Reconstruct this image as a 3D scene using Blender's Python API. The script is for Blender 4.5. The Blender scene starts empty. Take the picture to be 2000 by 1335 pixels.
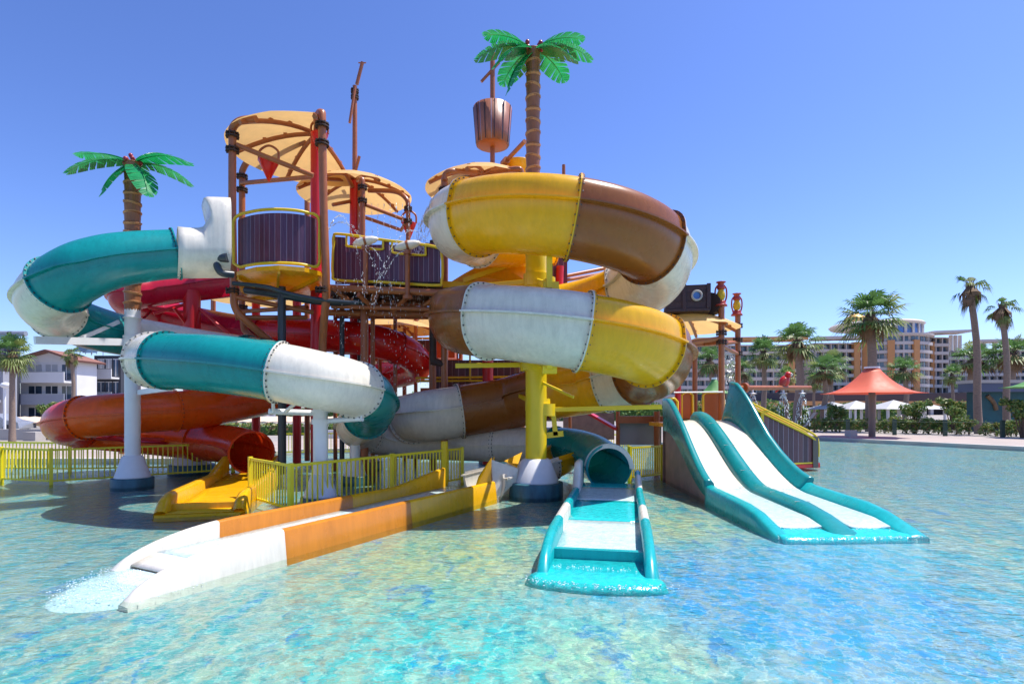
import bpy, math, random
from mathutils import Vector, Matrix, noise
R = math.radians
PI = math.pi
random.seed(7)
sc = bpy.context.scene
C = sc.collection

# ------------------------------------------------------------------ camera, sky, sun
F = 1111.0
H = 1.8
HZ = 800.0
cd = bpy.data.cameras.new('camera')
cd.sensor_width = 36; cd.lens = 20.0
cd.shift_y = (HZ - 667.5) / 2000.0
cd.clip_end = 3000; cd.clip_start = 0.05
cam = bpy.data.objects.new('camera', cd); C.objects.link(cam)
cam.location = (0, 0, H); cam.rotation_euler = (R(90), 0, 0)
sc.camera = cam

SUN = Vector((0.42, 0.10, 1.0)).normalized()
wd = bpy.data.worlds.new('World'); sc.world = wd; wd.use_nodes = True
nt = wd.node_tree; nt.nodes.clear()
sky = nt.nodes.new('ShaderNodeTexSky'); sky.sky_type = 'NISHITA'; sky.sun_disc = False
sky.sun_elevation = math.asin(SUN.z); sky.sun_rotation = math.atan2(SUN.x, SUN.y)
sky.altitude = 0; sky.air_density = 1.0; sky.dust_density = 0.6; sky.ozone_density = 3.5
bg = nt.nodes.new('ShaderNodeBackground'); bg.inputs['Strength'].default_value = 0.086
wo = nt.nodes.new('ShaderNodeOutputWorld')
vm = nt.nodes.new('ShaderNodeVectorMath'); vm.operation = 'MULTIPLY'; vm.inputs[1].default_value = (0.76, 0.77, 1.0)
gm = nt.nodes.new('ShaderNodeGamma'); gm.inputs[1].default_value = 1.28; nt.links.new(sky.outputs[0], gm.inputs[0])
nt.links.new(gm.outputs[0], vm.inputs[0]); nt.links.new(vm.outputs[0], bg.inputs[0]); nt.links.new(bg.outputs[0], wo.inputs[0])
ld = bpy.data.lights.new('sun', 'SUN'); ld.energy = 4.4; ld.angle = R(0.53); ld.color = (1.0, 0.95, 0.87)
lo = bpy.data.objects.new('sun', ld); C.objects.link(lo)
lo.rotation_euler = (-SUN).to_track_quat('-Z', 'Y').to_euler(); lo.location = (8, 5, 25)
sc.view_settings.view_transform = 'Standard'; sc.view_settings.look = 'None'
sc.view_settings.exposure = 0.74; sc.view_settings.gamma = 1.0
sc.render.engine = 'CYCLES'
sc.cycles.max_bounces = 10; sc.cycles.transparent_max_bounces = 16
sc.cycles.diffuse_bounces = 4

# ------------------------------------------------------------------ helpers
def lin(r, g, b):
    f = lambda c: (c/255/12.92) if c/255 <= 0.04045 else ((c/255+0.055)/1.055)**2.4
    return (f(r), f(g), f(b), 1)
def W(px, py, Y):
    return Vector(((px-1000)/F*Y, Y, H-(py-HZ)/F*Y))
def G(px, py, z=0.0):
    Y = (H-z)*F/(py-HZ)
    return Vector(((px-1000)/F*Y, Y, z))

def mat(name, col, rough=0.4, metal=0.0, var=0.06, vscale=3.0, bump=0.0, bscale=40.0, coat=0.0, transl=0.0, spec=0.5, stretch=None, streak=0.0):
    m = bpy.data.materials.new(name); m.use_nodes = True
    n = m.node_tree; p = n.nodes['Principled BSDF']; out = n.nodes['Material Output']
    p.inputs['Roughness'].default_value = rough; p.inputs['Metallic'].default_value = metal
    p.inputs['Specular IOR Level'].default_value = spec
    if coat: p.inputs['Coat Weight'].default_value = coat; p.inputs['Coat Roughness'].default_value = 0.12
    tc = n.nodes.new('ShaderNodeTexCoord')
    mp = n.nodes.new('ShaderNodeMapping'); n.links.new(tc.outputs['Object'], mp.inputs[0])
    if stretch: mp.inputs['Scale'].default_value = stretch
    nz = n.nodes.new('ShaderNodeTexNoise'); nz.inputs['Scale'].default_value = vscale
    nz.inputs['Detail'].default_value = 6; nz.inputs['Roughness'].default_value = 0.6
    n.links.new(mp.outputs[0], nz.inputs['Vector'])
    mx = n.nodes.new('ShaderNodeMix'); mx.data_type = 'RGBA'
    c = col
    mx.inputs['A'].default_value = (c[0]*(1-var*2.2), c[1]*(1-var*2.2), c[2]*(1-var*2.0), 1)
    mx.inputs['B'].default_value = (min(1, c[0]*(1+var*1.5)), min(1, c[1]*(1+var*1.5)), min(1, c[2]*(1+var*1.5)), 1)
    n.links.new(nz.outputs['Fac'], mx.inputs['Factor'])
    n.links.new(mx.outputs['Result'], p.inputs['Base Color'])
    if streak:
        m2 = n.nodes.new('ShaderNodeMapping'); m2.inputs['Scale'].default_value = (7, 7, 0.7); n.links.new(tc.outputs['Object'], m2.inputs[0])
        n2 = n.nodes.new('ShaderNodeTexNoise'); n2.inputs['Scale'].default_value = 1.6; n2.inputs['Detail'].default_value = 7; n2.inputs['Roughness'].default_value = 0.7; n.links.new(m2.outputs[0], n2.inputs['Vector'])
        r2 = n.nodes.new('ShaderNodeMapRange'); r2.inputs['From Min'].default_value = 0.35; r2.inputs['From Max'].default_value = 0.62; r2.inputs['To Min'].default_value = 1-streak; r2.inputs['To Max'].default_value = 1.04; n.links.new(n2.outputs['Fac'], r2.inputs['Value'])
        sc2 = n.nodes.new('ShaderNodeVectorMath'); sc2.operation = 'SCALE'; n.links.new(mx.outputs['Result'], sc2.inputs[0]); n.links.new(r2.outputs[0], sc2.inputs['Scale'])
        n.links.new(sc2.outputs[0], p.inputs['Base Color'])
    mr = n.nodes.new('ShaderNodeMapRange'); mr.inputs['To Min'].default_value = max(0.02, rough*0.75); mr.inputs['To Max'].default_value = min(1, rough*1.3)
    n.links.new(nz.outputs['Fac'], mr.inputs['Value']); n.links.new(mr.outputs[0], p.inputs['Roughness'])
    if bump:
        bn = n.nodes.new('ShaderNodeTexNoise'); bn.inputs['Scale'].default_value = bscale; bn.inputs['Detail'].default_value = 3
        n.links.new(mp.outputs[0], bn.inputs['Vector'])
        b = n.nodes.new('ShaderNodeBump'); b.inputs['Strength'].default_value = bump; b.inputs['Distance'].default_value = 0.02
        n.links.new(bn.outputs['Fac'], b.inputs['Height']); n.links.new(b.outputs[0], p.inputs['Normal'])
    if transl:
        tr = n.nodes.new('ShaderNodeBsdfTranslucent'); n.links.new(mx.outputs['Result'], tr.inputs['Color'])
        ms = n.nodes.new('ShaderNodeMixShader'); ms.inputs[0].default_value = transl
        n.links.new(p.outputs[0], ms.inputs[1]); n.links.new(tr.outputs[0], ms.inputs[2]); n.links.new(ms.outputs[0], out.inputs[0])
    return m

SL = dict(rough=0.27, var=0.08, vscale=1.6, coat=0.15, transl=0.22, streak=0.13)
M = {}
M['teal'] = mat('teal_gelcoat', (0.005, 0.30, 0.30, 1), **SL)
M['white'] = mat('white_gelcoat', (0.86, 0.81, 0.70, 1), **SL)
M['yellow'] = mat('yellow_gelcoat', (1.0, 0.50, 0.006, 1), **SL)
M['brown'] = mat('brown_gelcoat', (0.34, 0.115, 0.022, 1), **SL)
M['crimson'] = mat('crimson_gelcoat', (0.55, 0.012, 0.05, 1), **SL)
M['red'] = mat('red_gelcoat', (0.80, 0.016, 0.012, 1), **SL)
M['orange'] = mat('orange_gelcoat', (1.0, 0.135, 0.006, 1), **SL)
M['turq'] = mat('sunlit_teal_gelcoat', (0.008, 0.46, 0.47, 1), **SL)  # the teal brightened to its sunlit look, for run-outs and low kerbs
M['sunlit_brown'] = mat('sunlit_brown_gelcoat', (0.66, 0.235, 0.018, 1), **SL)  # the helix brown with strong sunlight put into the colour
M['burnt'] = mat('burnt_orange_gelcoat', (0.80, 0.06, 0.008, 1), **SL)
M['bolt'] = mat('bolt_steel', (0.10, 0.10, 0.11, 1), 0.4, 0.7)
M['rust'] = mat('brown_painted_pipe', (0.36, 0.11, 0.035, 1), 0.35, var=0.14, vscale=5, bump=0.06)
M['rail'] = mat('yellow_painted_rail', (0.80, 0.53, 0.012, 1), 0.35, var=0.1, vscale=4)
M['fence'] = mat('yellow_green_fence_paint', (0.84, 0.70, 0.02, 1), 0.4, var=0.1, vscale=3)
M['colred'] = mat('red_column_paint', (0.58, 0.012, 0.018, 1), 0.35, var=0.1, vscale=2)
M['colyellow'] = mat('yellow_column_paint', (0.84, 0.60, 0.01, 1), 0.32, var=0.08, vscale=1.5)
M['colwhite'] = mat('white_column_paint', (0.76, 0.76, 0.77, 1), 0.35, var=0.06)
M['cone'] = mat('white_base_cone', (0.72, 0.72, 0.74, 1), 0.5, var=0.1, vscale=2.5)
M['canvas'] = mat('tan_canopy_panel', (0.80, 0.52, 0.20, 1), 0.6, var=0.1, vscale=3, transl=0.4)
M['dark'] = mat('dark_grey_pipe', (0.035, 0.045, 0.055, 1), 0.35, var=0.1)
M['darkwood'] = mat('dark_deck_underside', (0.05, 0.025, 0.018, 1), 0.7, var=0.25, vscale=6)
M['green'] = mat('green_palm_leaf', (0.015, 0.36, 0.10, 1), 0.25, var=0.3, vscale=4, coat=0.2, transl=0.4)
M['trunk'] = mat('moulded_palm_trunk', (0.30, 0.11, 0.04, 1), 0.45, var=0.25, vscale=9, bump=0.3, bscale=25, stretch=(1, 1, 0.4))
M['ringtan'] = mat('tan_trunk_ring', (0.50, 0.22, 0.08, 1), 0.45, var=0.15)  # lighter tan than the trunk, for its raised rings
M['coconut'] = mat('red_coconut', (0.30, 0.02, 0.035, 1), 0.35)
M['concrete'] = mat('pale_concrete', (0.45, 0.42, 0.38, 1), 0.8, var=0.12, vscale=1.2, bump=0.15)
M['greenpaint'] = mat('green_sunshade', (0.14, 0.36, 0.10, 1), 0.6, transl=0.3)
M['coral'] = mat('coral_fabric', (0.80, 0.17, 0.085, 1), 0.55, var=0.05, transl=0.3)
M['steelw'] = mat('brown_grey_mast', (0.16, 0.12, 0.10, 1), 0.5)
M['gold'] = mat('gold_dome', (0.75, 0.45, 0.12, 1), 0.35, 0.3)
M['whitewash'] = mat('white_plaster', (0.70, 0.68, 0.66, 1), 0.8, var=0.07, vscale=0.6)
M['greywash'] = mat('grey_plaster', (0.30, 0.31, 0.35, 1), 0.8, var=0.08, vscale=0.6)
M['darkwash'] = mat('dark_slate_cladding', (0.045, 0.05, 0.065, 1), 0.7, var=0.1, vscale=0.6)
M['ochre'] = mat('ochre_plaster', (0.60, 0.29, 0.11, 1), 0.8, var=0.08, vscale=0.3)
M['hotel'] = mat('hotel_plaster', (0.56, 0.51, 0.47, 1), 0.8, var=0.07, vscale=0.15)
M['roof'] = mat('red_roof_tile', (0.24, 0.105, 0.075, 1), 0.8, var=0.2, vscale=4, bump=0.4, bscale=12)
M['shutter'] = mat('pale_shutter', (0.42, 0.42, 0.42, 1), 0.6)
M['lampred'] = mat('red_brown_lantern', (0.40, 0.04, 0.02, 1), 0.3)
M['lampyel'] = mat('yellow_lantern_glass', (0.8, 0.5, 0.02, 1), 0.2, transl=0.3)
M['parrot'] = mat('parrot_red', (0.60, 0.02, 0.015, 1), 0.3)
M['black'] = mat('black_plastic', (0.012, 0.012, 0.014, 1), 0.4)
M['railgrn'] = mat('dark_green_post', (0.015, 0.05, 0.035, 1), 0.5)
M['orangepanel'] = mat('orange_brown_panel', (0.42, 0.10, 0.015, 1), 0.45, var=0.12)
M['kiosk'] = mat('mural_teal_wall', (0.02, 0.09, 0.10, 1), 0.7, var=0.5, vscale=0.7)
M['kioskgrey'] = mat('kiosk_fascia', (0.08, 0.10, 0.16, 1), 0.6)
M['bark'] = mat('palm_bark', (0.28, 0.20, 0.15, 1), 0.9, var=0.3, vscale=6, bump=0.8, bscale=14, stretch=(1, 1, 3))
M['barkdark'] = mat('palm_bark_dark', (0.12, 0.08, 0.06, 1), 0.9, var=0.3, vscale=6, bump=0.9, bscale=9, stretch=(1, 1, 2))
M['frond'] = mat('palm_frond', (0.10, 0.21, 0.055, 1), 0.5, var=0.3, vscale=2, transl=0.4)
M['frondy'] = mat('palm_frond_pale', (0.24, 0.30, 0.08, 1), 0.5, var=0.3, vscale=2, transl=0.4)
M['dead'] = mat('dead_frond', (0.24, 0.15, 0.08, 1), 0.8, var=0.3, vscale=4, transl=0.2)
M['leafa'] = mat('leaf_green', (0.10, 0.21, 0.04, 1), 0.5, var=0.35, vscale=2, transl=0.35)
M['leafb'] = mat('leaf_olive', (0.24, 0.28, 0.06, 1), 0.5, var=0.35, vscale=2, transl=0.35)
M['leafc'] = mat('leaf_rusty', (0.36, 0.20, 0.09, 1), 0.6, var=0.3, vscale=2, transl=0.3)
M['stem'] = mat('stem_wood', (0.12, 0.08, 0.05, 1), 0.9)
M['tanwall'] = mat('tan_awning', (0.62, 0.47, 0.33, 1), 0.8, var=0.08)
M['car'] = mat('silver_car_paint', (0.35, 0.36, 0.38, 1), 0.25, 0.4)
M['wooda'] = mat('bare_wood', (0.42, 0.25, 0.14, 1), 0.8, var=0.2)

def glassmat(name, col, rough=0.08):
    m = bpy.data.materials.new(name); m.use_nodes = True
    n = m.node_tree; p = n.nodes['Principled BSDF']
    tc = n.nodes.new('ShaderNodeTexCoord'); nz = n.nodes.new('ShaderNodeTexNoise'); nz.inputs['Scale'].default_value = 0.35
    n.links.new(tc.outputs['Object'], nz.inputs['Vector'])
    r = n.nodes.new('ShaderNodeValToRGB')
    r.color_ramp.elements[0].position = 0.38; r.color_ramp.elements[1].position = 0.62
    r.color_ramp.elements[0].color = (col[0]*0.45, col[1]*0.45, col[2]*0.45, 1); r.color_ramp.elements[1].color = (col[0]*1.7, col[1]*1.7, col[2]*1.6, 1)
    n.links.new(nz.outputs['Fac'], r.inputs[0]); n.links.new(r.outputs[0], p.inputs['Base Color'])
    p.inputs['Roughness'].default_value = rough; p.inputs['Specular IOR Level'].default_value = 0.8
    return m
M['glass'] = glassmat('window_glass', (0.045, 0.075, 0.12))
M['glassblue'] = glassmat('blue_tinted_glass', (0.03, 0.10, 0.32))

def plankmat(name, scale, cols, axis='X'):
    # painted vertical planks: several plank colours with thin pale joints
    m = bpy.data.materials.new(name); m.use_nodes = True
    n = m.node_tree; p = n.nodes['Principled BSDF']; p.inputs['Roughness'].default_value = 0.45
    uv = n.nodes.new('ShaderNodeUVMap')
    sx = n.nodes.new('ShaderNodeSeparateXYZ'); n.links.new(uv.outputs[0], sx.inputs[0])
    ml = n.nodes.new('ShaderNodeMath'); ml.operation = 'MULTIPLY'; ml.inputs[1].default_value = scale
    n.links.new(sx.outputs[0], ml.inputs[0])
    fl = n.nodes.new('ShaderNodeMath'); fl.operation = 'FLOOR'; n.links.new(ml.outputs[0], fl.inputs[0])
    wn = n.nodes.new('ShaderNodeTexWhiteNoise'); wn.noise_dimensions = '1D'; n.links.new(fl.outputs[0], wn.inputs['W'])
    cr = n.nodes.new('ShaderNodeValToRGB'); cr.color_ramp.interpolation = 'LINEAR'
    el = cr.color_ramp.elements
    el[0].color = cols[0]; el[1].color = cols[-1]
    for i, c in enumerate(cols[1:-1]):
        e = el.new((i+1)/(len(cols)-1)); e.color = c
    n.links.new(wn.outputs['Value'], cr.inputs[0])
    # grain
    mp = n.nodes.new('ShaderNodeMapping'); mp.inputs['Scale'].default_value = (14, 1.2, 1); n.links.new(uv.outputs[0], mp.inputs[0])
    nz = n.nodes.new('ShaderNodeTexNoise'); nz.inputs['Scale'].default_value = 3; nz.inputs['Detail'].default_value = 5
    n.links.new(mp.outputs[0], nz.inputs['Vector'])
    mr = n.nodes.new('ShaderNodeMapRange'); mr.inputs['To Min'].default_value = 0.45; mr.inputs['To Max'].default_value = 1.6
    n.links.new(nz.outputs['Fac'], mr.inputs['Value'])
    mm = n.nodes.new('ShaderNodeVectorMath'); mm.operation = 'SCALE'; n.links.new(cr.outputs[0], mm.inputs[0]); n.links.new(mr.outputs[0], mm.inputs['Scale'])
    fr = n.nodes.new('ShaderNodeMath'); fr.operation = 'FRACT'; n.links.new(ml.outputs[0], fr.inputs[0])
    gt = n.nodes.new('ShaderNodeMath'); gt.operation = 'LESS_THAN'; gt.inputs[1].default_value = 0.07; n.links.new(fr.outputs[0], gt.inputs[0])
    mx = n.nodes.new('ShaderNodeMix'); mx.data_type = 'RGBA'; mx.inputs['B'].default_value = (0.30, 0.22, 0.28, 1)
    n.links.new(gt.outputs[0], mx.inputs['Factor']); n.links.new(mm.outputs[0], mx.inputs['A'])
    n.links.new(mx.outputs['Result'], p.inputs['Base Color'])
    bp = n.nodes.new('ShaderNodeBump'); bp.inputs['Strength'].default_value = 0.4; bp.inputs['Distance'].default_value = 0.01
    n.links.new(nz.outputs['Fac'], bp.inputs['Height']); n.links.new(bp.outputs[0], p.inputs['Normal'])
    return m
PURP = [(0.10, 0.018, 0.040, 1), (0.05, 0.014, 0.045, 1), (0.15, 0.035, 0.055, 1), (0.075, 0.03, 0.075, 1), (0.12, 0.02, 0.03, 1)]
M['purple'] = plankmat('purple_painted_planks', 7.5, PURP)
M['hull'] = mat('dark_hull_wood', (0.055, 0.024, 0.024, 1), 0.5, var=0.35, vscale=7, bump=0.3, bscale=20, stretch=(1, 1, 5))
M['plumwood'] = plankmat('plum_painted_planks', 5.0, [(0.11, 0.032, 0.05, 1), (0.065, 0.025, 0.04, 1), (0.16, 0.055, 0.065, 1)])
M['barrel'] = plankmat('barrel_staves', 3.2, [(0.30, 0.10, 0.055, 1), (0.24, 0.08, 0.05, 1), (0.34, 0.12, 0.06, 1)])
M['mural'] = mat('painted_skirt', (0.30, 0.17, 0.15, 1), 0.55, var=0.4, vscale=3.5)

class MB:
    def __init__(s): s.v = []; s.f = []; s.sm = []; s.mi = []; s.uv = {}; s.m = 0
    def face(s, idx, smooth=False, uv=None):
        s.f.append(tuple(idx)); s.sm.append(smooth); s.mi.append(s.m)
        if uv: s.uv[len(s.f)-1] = uv
    def add(s, pts):
        b = len(s.v); s.v += [tuple(p) for p in pts]; return b
    def poly(s, pts, uv=None): b = s.add(pts); s.face(range(b, b+len(pts)), False, uv); return s
    def box(s, c, d, ang=0, mtx=None):
        dx, dy, dz = d[0]/2, d[1]/2, d[2]/2
        P = [Vector((x, y, z)) for x in (-dx, dx) for y in (-dy, dy) for z in (-dz, dz)]
        rot = mtx if mtx else Matrix.Rotation(ang, 3, 'Z')
        P = [rot @ p + Vector(c) for p in P]
        for q in ((0, 1, 3, 2), (4, 6, 7, 5), (0, 4, 5, 1), (2, 3, 7, 6), (0, 2, 6, 4), (1, 5, 7, 3)):
            s.poly([P[i] for i in q])
        return s
    def boxp(s, x0, x1, y0, y1, z0, z1): return s.box(((x0+x1)/2, (y0+y1)/2, (z0+z1)/2), (abs(x1-x0), abs(y1-y0), abs(z1-z0)))
    def grid(s, rows, smooth=True, close=False, uv=False):
        n = len(rows[0]); b = s.add([p for r in rows for p in r])
        for i in range(len(rows)-1):
            for j in range(n if close else n-1):
                k = (j+1) % n
                u = None
                if uv:
                    # metres along the row, metres across
                    L = (Vector(rows[i][0])-Vector(rows[i][-1])).length or 1
                    u = [(uv[i][j][0], uv[i][j][1]), (uv[i][k][0], uv[i][k][1]), (uv[i+1][k][0], uv[i+1][k][1]), (uv[i+1][j][0], uv[i+1][j][1])]
                s.face((b+i*n+j, b+i*n+k, b+(i+1)*n+k, b+(i+1)*n+j), smooth, u)
        return s
    def cyl(s, a, b, r0, r1=None, n=12, caps=True):
        if r1 is None: r1 = r0
        a = Vector(a); b = Vector(b); t = (b-a).normalized()
        u = t.orthogonal().normalized(); w = t.cross(u)
        ra = [a+(u*math.cos(2*PI*i/n)+w*math.sin(2*PI*i/n))*r0 for i in range(n)]
        rb = [b+(u*math.cos(2*PI*i/n)+w*math.sin(2*PI*i/n))*r1 for i in range(n)]
        s.grid([ra, rb], True, True)
        if caps:
            if r0 > 1e-4: s.poly(ra[::-1])
            if r1 > 1e-4: s.poly(rb)
        return s
    def pipe(s, pts, r, n=10, smooth_path=True, sub=6, caps=True):
        P = [Vector(p) for p in pts]
        if smooth_path and len(P) > 2: P = catmull(P, sub)
        rows = []; pu = None
        for i, p in enumerate(P):
            t = (P[min(i+1, len(P)-1)]-P[max(i-1, 0)]).normalized()
            if pu is None: pu = t.orthogonal().normalized()
            u = (pu-t*pu.dot(t)).normalized(); pu = u; w = t.cross(u)
            rr = r[i] if isinstance(r, (list, tuple)) else r
            rows.append([p+(u*math.cos(2*PI*k/n)+w*math.sin(2*PI*k/n))*rr for k in range(n)])
        s.grid(rows, True, True)
        if caps: s.poly(rows[0][::-1]); s.poly(rows[-1])
        return s
    def lathe(s, c, prof, n=24, smooth=True, uvm=False):
        c = Vector(c)
        rows = [[c+Vector((r*math.cos(2*PI*k/n), r*math.sin(2*PI*k/n), z)) for k in range(n+1 if uvm else n)] for r, z in prof]
        if uvm:
            uvs = [[(k/n*2*PI*prof[0][0], z) for k in range(n+1)] for r, z in prof]
            s.grid(rows, smooth, False, uvs)
        else: s.grid(rows, smooth, True)
        return s
    def ell(s, c, rad, n=12, m=8, rot=None):
        c = Vector(c); rows = []
        for i in range(m+1):
            a = -PI/2+PI*i/m
            row = []
            for k in range(n):
                p = Vector((math.cos(a)*math.cos(2*PI*k/n)*rad[0], math.cos(a)*math.sin(2*PI*k/n)*rad[1], math.sin(a)*rad[2]))
                if rot: p = rot @ p
                row.append(c+p)
            rows.append(row)
        return s.grid(rows, True, True)
    def mesh(s, name, mats):
        me = bpy.data.meshes.new(name); me.from_pydata(s.v, [], s.f)
        me.polygons.foreach_set('use_smooth', s.sm); me.polygons.foreach_set('material_index', s.mi)
        if s.uv:
            l = me.uv_layers.new(name='UVMap')
            for fi, uv in s.uv.items():
                p = me.polygons[fi]
                for li, u in zip(p.loop_indices, uv): l.data[li].uv = u
        for m in (mats if isinstance(mats, (list, tuple)) else [mats]): me.materials.append(M[m] if isinstance(m, str) else m)
        me.update(); return me

def catmull(P, sub):
    out = []
    n = len(P)
    for i in range(n-1):
        p0 = P[max(i-1, 0)]; p1 = P[i]; p2 = P[i+1]; p3 = P[min(i+2, n-1)]
        if i == 0: p0 = p1*2-p2
        if i == n-2: p3 = p2*2-p1
        for k in range(sub):
            t = k/sub
            out.append(0.5*((2*p1)+(p2-p0)*t+(2*p0-5*p1+4*p2-p3)*t*t+(3*p1-p0-3*p2+p3)*t**3))
    out.append(P[-1].copy()); return out

def thing(name, label, cat, loc=(0, 0, 0), group=None, rz=0):
    o = bpy.data.objects.new(name, None); C.objects.link(o); o.empty_display_size = 0.2
    o.location = loc; o.rotation_euler = (0, 0, rz); o['label'] = label; o['category'] = cat
    if group: o['group'] = group
    return o
def worldloc(o):
    v = Vector(o.location)
    return v if o.parent is None else v+worldloc(o.parent)
def part(name, mb, mats, parent, label=None, local=False, solid=0, bevel=0):
    o = bpy.data.objects.new(name, mb.mesh(name, mats)); C.objects.link(o); o.parent = parent
    if not local: o.matrix_parent_inverse = Matrix.Identity(4); o.location = -worldloc(parent)
    if label: o['label'] = label
    if solid:
        md = o.modifiers.new('solid', 'SOLIDIFY'); md.thickness = solid; md.offset = 0
    if bevel:
        md = o.modifiers.new('bevel', 'BEVEL'); md.width = bevel; md.segments = 2; md.limit_method = 'ANGLE'
    return o
def single(name, mb, mats, label, cat, group=None, kind=None, solid=0, bevel=0):
    o = bpy.data.objects.new(name, mb.mesh(name, mats)); C.objects.link(o)
    if label: o['label'] = label
    if cat: o['category'] = cat
    if group: o['group'] = group
    if kind: o['kind'] = kind
    if solid:
        md = o.modifiers.new('solid', 'SOLIDIFY'); md.thickness = solid; md.offset = 0
    if bevel:
        md = o.modifiers.new('bevel', 'BEVEL'); md.width = bevel; md.segments = 2; md.limit_method = 'ANGLE'
    return o
def copytree(root, loc, rz=0, sc_=1.0, label=None):
    r = root.copy(); C.objects.link(r); r.location = loc; r.rotation_euler = (0, 0, rz)
    r.scale = (sc_, sc_, sc_) if not isinstance(sc_, tuple) else sc_
    if label: r['label'] = label
    for ch in list(root.children):
        c = ch.copy(); C.objects.link(c); c.parent = r
        for g in ch.children:
            d = g.copy(); C.objects.link(d); d.parent = c
    return r

# ------------------------------------------------------------------ ground, pool, water
def structure(name, mb, m): return single(name, mb, m, None, None, kind='structure')
pool = [(-45, -6), (-45, 19.5), (-11.5, 19.5), (-9, 24), (3, 28), (10, 30), (18.8, 35), (21.5, 29.5), (26, 20), (30, 8), (30, -6)]
outer = [(-400, -60), (-400, 200), (-120, 700), (-20, 700), (40, 700), (100, 700), (250, 700), (600, 300), (600, 100), (600, 0), (600, -60)]
deckw = [(-52, -6.0), (-52, 27), (-14, 27), (-12, 33), (2, 36), (9, 38), (20, 43), (29, 36), (36, 24), (40, 8), (40, -6)]
ZG = 0.12
def ring(a, b, za, zb, closed=True):
    mb = MB(); n = len(a)
    for i in range(n if closed else n-1):
        j = (i+1) % n
        mb.poly([(a[i][0], a[i][1], za), (a[j][0], a[j][1], za), (b[j][0], b[j][1], zb), (b[i][0], b[i][1], zb)][::-1])
    return mb

def groundmat():
    m = mat('paved_ground', (0.30, 0.27, 0.24, 1), 0.85, var=0.15, vscale=0.4, bump=0.2)
    return m
M['ground'] = groundmat()
def deckmat():
    m = bpy.data.materials.new('deck_paving'); m.use_nodes = True
    n = m.node_tree; p = n.nodes['Principled BSDF']; p.inputs['Roughness'].default_value = 0.75
    tc = n.nodes.new('ShaderNodeTexCoord')
    br = n.nodes.new('ShaderNodeTexBrick'); br.inputs['Scale'].default_value = 1.0
    br.inputs['Color1'].default_value = (0.46, 0.38, 0.33, 1); br.inputs['Color2'].default_value = (0.40, 0.335, 0.30, 1); br.inputs['Mortar'].default_value = (0.30, 0.26, 0.24, 1)
    br.inputs['Mortar Size'].default_value = 0.008; br.inputs['Brick Width'].default_value = 1.2; br.inputs['Row Height'].default_value = 0.6
    n.links.new(tc.outputs['Object'], br.inputs['Vector'])
    nz = n.nodes.new('ShaderNodeTexNoise'); nz.inputs['Scale'].default_value = 0.8; nz.inputs['Detail'].default_value = 5
    n.links.new(tc.outputs['Object'], nz.inputs['Vector'])
    mx = n.nodes.new('ShaderNodeMix'); mx.data_type = 'RGBA'; mx.blend_type = 'MULTIPLY'; mx.inputs['Factor'].default_value = 0.35
    n.links.new(br.outputs['Color'], mx.inputs['A']); n.links.new(nz.outputs['Fac'], mx.inputs['B']); n.links.new(mx.outputs['Result'], p.inputs['Base Color'])
    return m
M['deck'] = deckmat()
structure('ground', ring(deckw, outer, ZG-0.004, ZG-0.06), 'ground')
back = MB(); back.poly([(-400, -60, ZG-0.06), (600, -60, ZG-0.06), (40, -6, ZG-0.004), (-52, -6, ZG-0.004)]); structure('ground', back, 'ground')
structure('pool_deck', ring(pool, deckw, ZG, ZG), 'deck')
cop = MB()
for i in range(1, len(pool)-2):
    a = Vector((*pool[i], 0)); b = Vector((*pool[i+1], 0)); t = (b-a).normalized(); nn = Vector((t.y, -t.x, 0)); 
    # vertical pool wall and a coping strip on the pool side
    cop.poly([a+Vector((0, 0, -0.3)), b+Vector((0, 0, -0.3)), b+Vector((0, 0, ZG)), a+Vector((0, 0, ZG))])
    o_ = nn*-0.45
    cop.poly([a+Vector((0, 0, ZG+0.012)), b+Vector((0, 0, ZG+0.012)), b+o_+Vector((0, 0, ZG+0.012)), a+o_+Vector((0, 0, ZG+0.012))])
    cop.poly([a+Vector((0, 0, ZG-0.0)), b+Vector((0, 0, ZG-0.0)), b+Vector((0, 0, ZG+0.012)), a+Vector((0, 0, ZG+0.012))])
structure('pool_edge', cop, 'concrete')

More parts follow.
